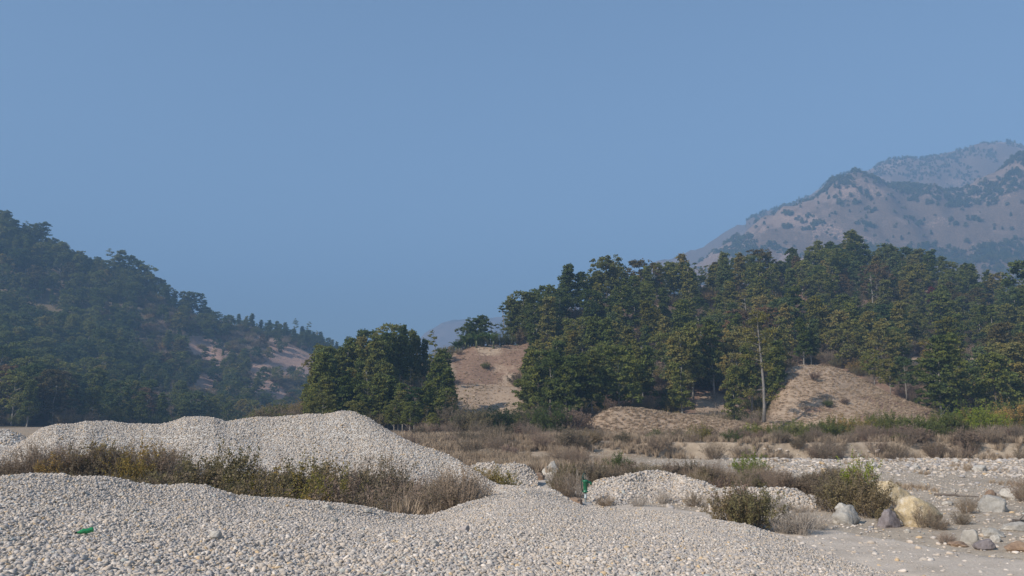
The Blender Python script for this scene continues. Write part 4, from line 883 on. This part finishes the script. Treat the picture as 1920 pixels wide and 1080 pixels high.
def keepL(p):
    px, py = proj(np.array(p)); 
    if px < -350 or px > 900: return False
    t = proj(np.array([p[0], p[1], p[2] + 8.0]))
    for i, q in enumerate(LB):
        if inpoly(float(px), float(py), q) or (i < 4 and inpoly(float(t[0]), float(t[1]), q)): return rng.random() < (.03 if i < 4 else .16)
    if 250 < px < 600 and 560 < py < 800 and vn(p[0] / 14., p[1] / 14.) > .0: return False
    if vn(p[0] / 9. + 50, p[1] / 9.) > .3: return False
    return True
PL = poisson(cand, lambda p: 5.4, rng, keepL)
PL = np.array(PL); n = len(PL); print('LEFT MASS', n)
pxL, pyL = proj(PL); big = np.clip((500 - pxL) / 500, 0, 1)
sL = rng.uniform(.5, 1.2, n) * (.75 + .4 * big); PL[:, 2] -= .4
tag(scatter('forest', fst, PL, erot(n, .05, rng), np.stack([sL * 1.15, sL * 1.15, sL], 1), rng.choice(10, n, p=[.18, .15, .15, .08, .08, .08, .1, .08, .05, .05])), 'dense blue-shaded woodland covering the left hill', 'forest', None, 'stuff')
# right hill beyond the frame
if outframe:
    PO = np.array([o[2] for o in outframe]); n = len(PO)
    tag(scatter('forest', fst, PO, erot(n, .04, rng), smat(PO, n, .8, 1.15, rng), rng.integers(0, 9, n)), 'woodland going on past the right edge', 'forest', None, 'stuff')
# mountain trees
def mtn(G, n, thr, lb, lo=.3, hi=.75, lim=2600):
    P = sample(G, n, lambda x, y, z: (z > 60) * 1., rng); f = fbm(P[:, 0], P[:, 1] * .6 + P[:, 2], 75., 4); q = fbm(P[:, 0] + 77, P[:, 2], 20., 2)
    px, py = proj(P); P = P[((-f * .8 + q * .7 > thr) | (rng.random(len(P)) < .035)) & (px > 1150) & (px < 2100)]; n = len(P); P[:, 2] -= 1.5
    tag(scatter('forest', fst, P, erot(n, .05, rng), smat(P, n, lo, hi, rng, 1.4), rng.integers(0, 8, n)), lb, 'forest', None, 'stuff'); print(lb, n)
mtn(GA, 60000, -.01, 'hazy scrub woodland in patches on the near blue mountain'); mtn(GB, 26000, .0, 'faint scrub on the far blue mountain')
# undergrowth on the hill (shrubs as mass)
und = source('undergrowth_sources')
def joinshrub(kind, v, hue, col):
    fm, sm = SHR[kind][v]; nv = len(fm.vertices); V = np.zeros(nv * 3, np.float32); fm.vertices.foreach_get('co', V); V = V.reshape(-1, 3)
    k = len(sm.vertices); W = np.zeros(k * 3, np.float32); sm.vertices.foreach_get('co', W); W = W.reshape(-1, 3); fs = np.array([list(p.vertices) for p in sm.polygons if len(p.vertices) == 4])
    me = mesh('undergrowth_bush', np.concatenate([V, W]), [np.arange(nv).reshape(-1, 4), fs + nv], False, [LS[hue], M['twig']], [0] * (nv // 4) + [1] * len(fs)); fattr(me, 'tint', np.concatenate([np.repeat(N_.random(nv // 4), 4), np.zeros(k)])); link('undergrowth_bush', me, col=col)
for v, hu in ((0, 'olive'), (1, 'mid'), (2, 'brown'), (3, 'yellow')): joinshrub('leafy_shrub', v, hu, und)
joinshrub('dry_shrub', 0, 'dryleaf', und); joinshrub('dry_shrub', 1, 'brown', und)
cand = sample(GR, 5200, lambda x, y, z: (y > 116) * (y < 285) * 1., rng); mk = maskR(cand); cand = cand[(~mk) | (rng.random(len(cand)) < .07)]; n = len(cand)
s = rng.uniform(.9, 2.4, n); tag(scatter('undergrowth', und, cand, erot(n, .05, rng), np.stack([s * 1.3, s * 1.3, s], 1), rng.choice(6, n, p=[.2, .2, .2, .08, .16, .16])), 'brown and green scrub under the trees of the right hill', 'undergrowth', None, 'stuff')
cand = sample(GL, 9000, lambda x, y, z: (y > 192) * (y < 560) * 1., rng); px, py = proj(cand); k = (px > -60) & (px < 660) & ((px > 250) | (cand[:, 1] < 300)); cand = cand[k]
mk = np.zeros(len(cand), bool); px, py = proj(cand)
for q in LB[:4]: mk |= inpoly(px, py, q)
cand = cand[(~mk) | (rng.random(len(cand)) < .12)]; n = len(cand); s = rng.uniform(1.3, 3.2, n)
tag(scatter('undergrowth', und, cand, erot(n, .05, rng), np.stack([s * 1.3, s * 1.3, s], 1), rng.choice(6, n, p=[.28, .22, .14, .1, .16, .1])), 'scrub on the lower left hill around the bare scars', 'undergrowth', None, 'stuff')
BK = []
while len(BK) < 190:
    px = rng.uniform(1040, 2250); Y = rng.uniform(70.5, 82); x = (px - 960) / F * Y
    if Y > bank_y(x) + rng.uniform(-2.2, 1.2) and (px > 1400 or rng.random() < .35): BK.append((x, Y, ground_z(x, Y) - .1))
BK = np.array(BK); n = len(BK); s = rng.uniform(.45, 1.25, n)
tag(scatter('undergrowth', und, BK, erot(n, .08, rng), np.stack([s * 1.2, s * 1.2, s], 1), rng.choice(6, n, p=[.08, .06, .2, .06, .4, .2])), 'low brown scrub mixed into the dry grass of the far bank', 'undergrowth', None, 'stuff')
# grass tufts
gra = source('grass_sources')
def tuft(m, seed, hgt, spread, nb, wd):
    rg = np.random.default_rng(seed); b = MB()
    for _ in range(nb):
        a = rg.uniform(0, 6.283); d = np.array([math.cos(a), math.sin(a), 0]); sd = np.array([-d[1], d[0], 0]) * wd; p = d * spread * rg.random() * .5; e = p + d * spread * rg.uniform(.1, .7) + [0, 0, hgt * rg.uniform(.5, 1)]; mi = (p + e) / 2 + [0, 0, hgt * .12]
        b.add([p - sd, p + sd, mi + sd * .7, mi - sd * .7, e], [(0, 1, 2, 3)], [(3, 2, 4)])
    link('grass_tuft', b.me('grass_tuft', [m]), col=gra)
for k in range(3): tuft(M['grass_brown'], k, .7, .45, 46, .014)
for k in range(3): tuft(M['grass_tan'], 10 + k, .30, .5, 40, .022)
def grass(P, lo, hi, idx, lb, zs=1.0):
    n = len(P); s = rng.uniform(lo, hi, n); return tag(scatter('dry_grass', gra, P, erot(n, .08, rng), np.stack([s, s, s * zs], 1), rng.choice(idx, n)), lb, 'grass', None, 'stuff')
def gpts(n, pxr, Yr, f=None):
    px = rng.uniform(*pxr, n); Y = rng.uniform(*Yr, n); x = (px - 960) / F * Y; P = np.stack([x, Y, ground_z(x, Y)], 1)
    if f is not None: P = P[f(px, Y, P)]
    return P
P1 = gpts(16000, (1050, 2300), (70.5, 106), lambda px, Y, P: (Y > bank_y(P[:, 0]) - 1.0) & (rng.random(len(px)) < np.where(Y < 84, .75, np.where(px > 1400, .3, .12))) & (fbm(P[:, 0], Y, 2.6, 3) > -.12))
P2 = gpts(10000, (700, 1150), (50, 92), lambda px, Y, P: (rng.random(len(px)) < np.interp(px, [780, 1020, 1100], [1, .9, .12])) & (vn(P[:, 0] / 2.5, Y / 2.5) > -.1))
grass(np.concatenate([P1, P2]), .3, 1.25, [0, 1, 2], 'tall dry brown grass along the far bank and left of it')
PM = np.concatenate([sample(GM1, 4500, None, rng), sample(GM2, 6000, None, rng)]); c = sample(GR, 16000, lambda x, y, z: (y < 190) * 1., rng); c = c[maskR(c)]; PM = np.concatenate([PM, c])
grass(PM, .4, 1.0, [3, 4, 5], 'cropped straw-coloured grass on the tan mounds and bare slope')
P3 = gpts(9000, (1090, 2200), (26, 71), lambda px, Y, P: vn(P[:, 0] / 2.2 + 40, Y / 4.) > .22)
P3[:, 2] -= .02; grass(P3, .2, .5, [0, 1, 2, 3], 'thin low dry grass in patches on the riverbed')
P4 = gpts(3500, (-200, 900), (18, 31), lambda px, Y, P: (Y < 29) & (rng.random(len(px)) < .8)); 
def zpile(P):
    out = []
    for G in (GF, GMd):
        f = G.reshape(-1, 3); 
    return P
# brush valley floor lies on the lower part of both piles
def lookup(G, x, y):
    f = G.reshape(-1, 3); cell = defaultdict(list)
    for q in f[::1]:
        cell[(int(q[0] // .5), int(q[1] // .5))].append(q[2])
    return cell
cF = lookup(GF, 0, 0); cM = lookup(GMd, 0, 0)
def topz(x, y):
    z = float(ground_z(np.float64(x), np.float64(y))); k = (int(x // .5), int(y // .5))
    for c in (cF, cM):
        for dx in (0, 1, -1):
            v = c.get((k[0] + dx, k[1]))
            if v: z = max(z, float(np.mean(v))); break
    return z
for q in P4: q[2] = topz(q[0], q[1])
grass(P4[P4[:, 2] < .9], .5, 1.2, [0, 1, 2], 'brown grass in the hollow between the two big pebble piles')

# ------------------------------------------------------------------ SHRUBS (individuals)
def shrub_row(items, group=None):
    for px, Y, s, kd, hu, lb, sz in items:
        x = (px - 960) / F * Y; add_shrub(kd, hu, (x, Y, topz(x, Y) - .05), s, lb, group, sz)
rs = random.Random(12)
cnt = defaultdict(int); row = []
def hollow(px):
    if px < 130: return rs.choice([('dry_shrub', 'dryleaf'), ('dry_shrub', 'dryleaf'), ('dry_shrub', 'brown')])
    if px < 300: return rs.choice([('leafy_shrub', 'olive'), ('leafy_shrub', 'brown'), ('leafy_shrub', 'yellow'), ('dry_shrub', 'dryleaf')])
    if px < 345: return ('dry_shrub', 'dryleaf')
    if px < 640: return rs.choice([('leafy_shrub', 'olive'), ('leafy_shrub', 'olive'), ('leafy_shrub', 'yellow'), ('leafy_shrub', 'olive'), ('leafy_shrub', 'brown')])
    if px < 740: return rs.choice([('leafy_shrub', 'brown'), ('dry_shrub', 'brown'), ('dry_shrub', 'dryleaf')])
    if px < 870: return rs.choice([('dry_shrub', 'brown'), ('dry_shrub', 'dryleaf')])
    return ('twiggy_shrub', 'dryleaf')
hl = []
for k in range(96):
    px = -60 + k * 10.1 + rs.uniform(-6, 6); back = k % 2
    Y = (25.6 if back else 23.0) + rs.uniform(-.8, .8) + (2.2 if px < 330 else 0) - (1.2 if px > 720 else 0); kd, hu = hollow(px)
    s = rs.uniform(.85, 1.12) * (1.16 if 330 < px < 680 else .92 if px < 330 else 1.08 if px < 800 else 1.0 if px < 870 else .8); hl.append([px, Y, s, kd, hu, back])
grp = defaultdict(list)
for r in hl:
    seg = 'below the left hump of the ridge' if r[0] < 200 else 'below the dip of the ridge' if r[0] < 400 else 'below the ridge middle' if r[0] < 600 else 'below the ridge peak' if r[0] < 760 else 'at the right end of the hollow'
    grp[(r[3], r[4], seg)].append(r)
SN = {'leafy_shrub': 'leafy', 'dry_shrub': 'dry twiggy', 'twiggy_shrub': 'sparse grey-stemmed'}; HN['dryleaf'] = 'tan'
for (kd, hu, seg), rs_ in grp.items():
    rs_.sort(key=lambda r: r[0])
    for i, r in enumerate(rs_):
        x = (r[0] - 960) / F * r[1]; add_shrub(kd, hu, (x, r[1], topz(x, r[1]) - .05), r[2], f'{HN[hu]} {SN[kd]} shrub {seg}, {ORD[i]} such from left', 'shrubs in the hollow between the pebble piles', rs.uniform(.9, 1.15))
# right-hand side
shrub_row([
 (1365, 25.5, .95, 'leafy_shrub', 'olive', 'dark olive round bush beside the foreground pile, left one', .95), (1398, 25.2, 1.05, 'leafy_shrub', 'olive', 'dark olive round bush beside the foreground pile, right one', .95), (1382, 26.5, .9, 'leafy_shrub', 'brown', 'brown bush behind the dark round bush', 1.1),
 (1450, 24.6, .75, 'twiggy_shrub', 'dryleaf', 'grey leafless shrub right of the dark round bush', .9), (1482, 24.4, .85, 'twiggy_shrub', 'dryleaf', 'larger grey leafless shrub at the pile edge', .95), (1510, 25.5, .7, 'twiggy_shrub', 'dryleaf', 'grey leafless shrub nearest the split grey boulder', .8),
 (1560, 30, 1.0, 'leafy_shrub', 'olive', 'olive bush with green top, left part', 1.0), (1592, 30, 1.2, 'leafy_shrub', 'olive', 'big olive bush left of the cream boulder', 1.0), (1590, 31, .75, 'leafy_shrub', 'lime', 'upright bright green top rising from the big olive bush', 2.0), (1612, 29, .85, 'leafy_shrub', 'olive', 'olive bush above the dark purplish boulder', 1.0), (1640, 27.2, .45, 'leafy_shrub', 'olive', 'low olive bush touching the dark purplish boulder', .9), (1540, 31, .9, 'leafy_shrub', 'brown', 'brown bush at the left flank of the big olive bush', 1.0),
 (1396, 44, 1.0, 'leafy_shrub', 'lime', 'bright green round bush sticking out of the brown row', 1.15),
 (1158, 50, .9, 'leafy_shrub', 'mid', 'small dark green bush above the white cobble heap', 1.2),
 (905, 36, 1.0, 'leafy_shrub', 'yellow', 'yellow-olive shrub behind the ridge tail, left one', 1.), (928, 36, .95, 'leafy_shrub', 'yellow', 'yellow-olive shrub behind the ridge tail, middle one', 1.), (950, 35.5, .8, 'leafy_shrub', 'olive', 'yellow-olive shrub behind the ridge tail, right one', .8),
 (1044, 37, .68, 'leafy_shrub', 'olive', 'grey-olive bush left of the hand pump', 1.0), (1056, 36, .85, 'dry_shrub', 'dryleaf', 'dry twiggy bush immediately left of the hand pump', 1.1), (1078, 36, .85, 'twiggy_shrub', 'dryleaf', 'grey twiggy bush just behind the hand pump', 1.15),
 (1785, 30, .45, 'dry_shrub', 'dryleaf', 'dry grass-like shrub at the right side of the big yellow boulder', 1.0), (1895, 34.5, .8, 'dry_shrub', 'brown', 'brown grassy clump beside the leaning grey slab', 1.0), (1918, 33, .8, 'dry_shrub', 'dryleaf', 'tan grassy clump at the right edge', 1.1), (1715, 26.3, .45, 'dry_shrub', 'dryleaf', 'low dry shrub in front of the big yellow boulder', .9), (1745, 22.5, .3, 'dry_shrub', 'dryleaf', 'low dry tuft on the sand below the yellow boulder', .9), (1440, 31, .6, 'twiggy_shrub', 'dryleaf', 'grey twigs over the low white cobble heap', 1.0), (1235, 33.8, .6, 'twiggy_shrub', 'dryleaf', 'grey twigs at the foot of the white cobble heap', 1.), (1345, 31, .6, 'twiggy_shrub', 'dryleaf', 'bare twigs left of the dark round bush', 1.2),
 (1703, 26.0, .5, 'dry_shrub', 'dryleaf', 'straw-coloured tuft at the left foot of the big yellow boulder', 1.1), (1732, 25.4, .42, 'dry_shrub', 'brown', 'brownish tuft right below the middle of the big yellow boulder', .8), (1775, 26.8, .42, 'dry_shrub', 'brown', 'wide brown tuft at the right foot of the big yellow boulder', .8), (1790, 32, .5, 'twiggy_shrub', 'dryleaf', 'thin grey twigs below the long driftwood branch', .9), (1830, 31, .5, 'dry_shrub', 'dryleaf', 'tan tuft left of the leaning grey slab', .9),
 (1130, 33.0, .5, 'dry_shrub', 'dryleaf', 'tan tuft at the left foot of the white cobble heap', .8), (1190, 32.6, .55, 'twiggy_shrub', 'dryleaf', 'grey twigs in front of the white cobble heap, left of its middle', .9), (1290, 32.4, .55, 'dry_shrub', 'dryleaf', 'tan tuft in front of the right end of the white cobble heap', .8), (1320, 32.0, .5, 'twiggy_shrub', 'dryleaf', 'grey twigs where the two white cobble heaps meet', .9),
 (40, 44, 1.0, 'dry_shrub', 'brown', 'dry shrub on the low heap at the left edge', 1.)])
rows_ = []
for k in range(64):
    px = 1065 + k * 7.9 + rs.uniform(-5, 5); t = (px - 1065) / 500; Y = 45 - 8 * t + rs.uniform(-2.5, 2.5)
    if px > 1560: continue
    rows_.append((px, Y, rs.uniform(.62, .95), rs.choice(['dry_shrub', 'leafy_shrub', 'dry_shrub', 'leafy_shrub']), rs.choice(['brown', 'dryleaf', 'brown', 'olive'])))
def bulk(lst, where, group, ground=True, sz=(.85, 1.1)):
    g = defaultdict(list)
    for r in lst: g[(r[3], r[4], where(r[0]))].append(r)
    for (kd, hu, wh), rr in g.items():
        rr.sort(key=lambda r: r[0])
        for i, r in enumerate(rr):
            x = (r[0] - 960) / F * r[1]; add_shrub(kd, hu, (x, r[1], topz(x, r[1]) - .05), r[2], f'{HN[hu]} {SN[kd]} shrub {wh}, {ORD[min(i, 19)]} such from left', group, rs.uniform(*sz))
bulk(rows_, lambda px: 'above white cobble heap' if px < 1300 else 'in row left of bright bush' if px < 1390 else 'in row right of bright bush', 'shrubs in the row across the riverbed')
for px_, Y_, s_, hu_, lb_ in [(1547, 118.2, .9, 'mid', 'small dark green bush low on the tall tan mound'), (1578, 119.5, .8, 'brown', 'small brown bush on the lower face of the tall tan mound'), (1524, 126.5, 1.1, 'brown', 'little brown bush near the top of the tall tan mound')]:
    add_shrub('leafy_shrub', hu_, ((px_ - 960) / F * Y_, Y_, zat(GM2, px_, Y_)), s_, lb_, None, .9)
far = []
for k in range(46):
    px = 1395 + k * 12.0 + rs.uniform(-8, 8); big = np.interp(px, [1395, 1600, 1700, 1900], [.6, .8, 1., 1.2]); Y = 80 + rs.uniform(-2, 5)
    if px > 1935: continue
    far.append((px, Y, rs.uniform(1.2, 2.1) * big, 'leafy_shrub', rs.choice(['mid', 'yellow', 'lime', 'mid', 'mid'])))
bulk(far, lambda px: 'on far bank below tall mound' if px < 1660 else 'on far bank below outcrops' if px < 1800 else 'on far bank near right edge', 'green shrubs along the far bank', sz=(.8, 1.3))
lowr = []
for k in range(28):
    px = 770 + k * 12 + rs.uniform(-8, 8); Y = rs.uniform(52, 96); lowr.append((px, Y, rs.uniform(.8, 1.6), rs.choice(['dry_shrub', 'leafy_shrub', 'dry_shrub']), rs.choice(['brown', 'dryleaf', 'brown'])))
bulk(lowr, lambda px: 'on brushy flat behind ridge slope' if px < 900 else 'on brushy flat behind small heap' if px < 1010 else 'on brushy flat above pale rock', 'dry shrubs on the brushy flat below the terraced slope')
ft = []
for k in range(22):
    px = 850 + k * 11 + rs.uniform(-6, 6); ft.append((px, rs.uniform(100, 110), rs.uniform(1.7, 2.9), 'leafy_shrub', rs.choice(['mid', 'olive', 'dark', 'lime', 'brown'])))
bulk(ft, lambda px: 'at the foot of the bare terraced slope' if px < 980 else 'left of the low tan mound', 'leafy bushes along the foot of the slope')

# ------------------------------------------------------------------ HAND PUMP
p0 = onground(1098, 946); r = bpy.data.objects.new('hand_pump', None); sc.collection.objects.link(r); r.location = [float(v) for v in p0]
tag(r, 'green cast-iron hand pump on a grey riser pipe beside the sandy track', 'hand pump')
b = MB(); b.tube([(0, 0, -.1), (0, 0, .50)], [.045, .045], 12); b.tube([(0, 0, .22), (0, 0, .30)], [.062, .062], 12); link('riser_pipe', b.me('riser_pipe', [M['pipe']], True), r)
b = MB(); b.box((0, 0, .02), (.42, .42, .10)); link('concrete_footing', b.me('concrete_footing', [M['concrete']]), r)
b = MB(); b.lathe([(0, .48), (.11, .48), (.11, .52), (.07, .55), (.085, .60), (.09, .88), (.12, .90), (.12, .94), (.10, .97), (0, .98)], 18); link('barrel', b.me('barrel', [M['pump_green']], True), r)
b = MB(); b.tube([(.05, 0, .86), (.16, 0, .88), (.23, 0, .85), (.245, 0, .77)], [.055, .05, .045, .05], 10); link('spout', b.me('spout', [M['pump_green']], True), r)
b = MB(); b.tube([(-.06, 0, .96), (-.075, 0, 1.06), (-.10, 0, 1.13)], [.035, .028, .025], 8); b.tube([(.0, 0, .97), (0, 0, 1.22)], [.013, .013], 6); link('fulcrum', b.me('fulcrum', [M['pump_dark']], True), r)
b = MB(); b.tube([(.02, 0, 1.23), (-.05, 0, 1.24), (-.10, 0, 1.14), (-.15, 0, .95), (-.16, 0, .75), (-.13, 0, .52)], [.02, .024, .024, .02, .018, .022], 8); link('handle', b.me('handle', [M['pump_dark']], True), r)
r.rotation_euler = (0, 0, .15)
# ------------------------------------------------------------------ BOTTLE
q = onpile(GF, 160, 1003); r = bpy.data.objects.new('plastic_bottle', None); sc.collection.objects.link(r); r.location = (float(q[0]), float(q[1]), float(q[2]) + .075)
tag(r, 'crushed green plastic bottle with a black cap lying on the foreground pebbles', 'bottle')
b = MB(); b.lathe([(0, 0), (.030, .002), (.038, .015), (.034, .03), (.038, .05), (.035, .09), (.037, .13), (.03, .165), (.016, .20), (.0135, .222)], 16); me = b.me('bottle_body', [M['bottle']], True)
V = np.zeros(len(me.vertices) * 3, np.float32); me.vertices.foreach_get('co', V); V = V.reshape(-1, 3); V[:, 1] *= .8; V[:, 0] += .006 * np.sin(V[:, 2] * 60); me.vertices.foreach_set('co', V.ravel())
link('bottle_body', me, r); b = MB(); b.lathe([(0, .218), (.0175, .218), (.0175, .246), (0, .247)], 14); link('cap', b.me('cap', [M['cap']], True), r)
r.rotation_euler = (math.radians(0), math.radians(-97), math.radians(28)); r.scale = (.85, .85, .85)
r.location = r.location + Vector((.10, .05, .0)); print('BOTTLE', r.location, proj(np.array(r.location)))
# ------------------------------------------------------------------ driftwood
for i, (a, c_, lb) in enumerate([((1752, 929), (1832, 933), 'long dark driftwood branch lying on the far riverbed'), ((1816, 946), (1835, 952), 'short forked driftwood stick below the long branch'), ((1895, 982), (1925, 978), 'thin driftwood stick at the right edge')]):
    A = onground(*a); B = onground(*c_); rg = np.random.default_rng(i); b = MB(); n = 7; pts = [A + (B - A) * k / (n - 1) + [0, rg.normal(0, .06), .05 + rg.normal(0, .02)] for k in range(n)]; o0 = A.copy()
    pts = [q_ - o0 for q_ in pts]; b.tube(pts, [.05, .055, .05, .045, .045, .035, .015], 7); b.tube([pts[3], pts[3] + np.array([.25, .1, .16])], [.025, .008], 5)
    tag(link('driftwood', b.me('driftwood', [M['darkbark']], True), loc=o0), lb, 'driftwood')
# ------------------------------------------------------------------ HAZE
m, t, o = mat('haze'); pv = nd(t, 'ShaderNodeVolumePrincipled'); pv.inputs['Color'].default_value = (.35, .61, 1.0, 1); pv.inputs['Density'].default_value = .00065
t.links.new(pv.outputs[0], o.inputs['Volume'])
b = MB(); x0, x1, y0, y1, z0, z1 = -3400, 3400, -600, 4000, -2.5, 760
b.add([(x, y, z) for z in (z0, z1) for y in (y0, y1) for x in (x0, x1)], [(0, 2, 3, 1), (4, 5, 7, 6), (0, 1, 5, 4), (2, 6, 7, 3), (0, 4, 6, 2), (1, 3, 7, 5)])
tag(link('haze', b.me('haze', [m])), 'thin blue air haze over the whole valley', None, None, 'stuff')
print('OBJECTS', len(sc.objects))
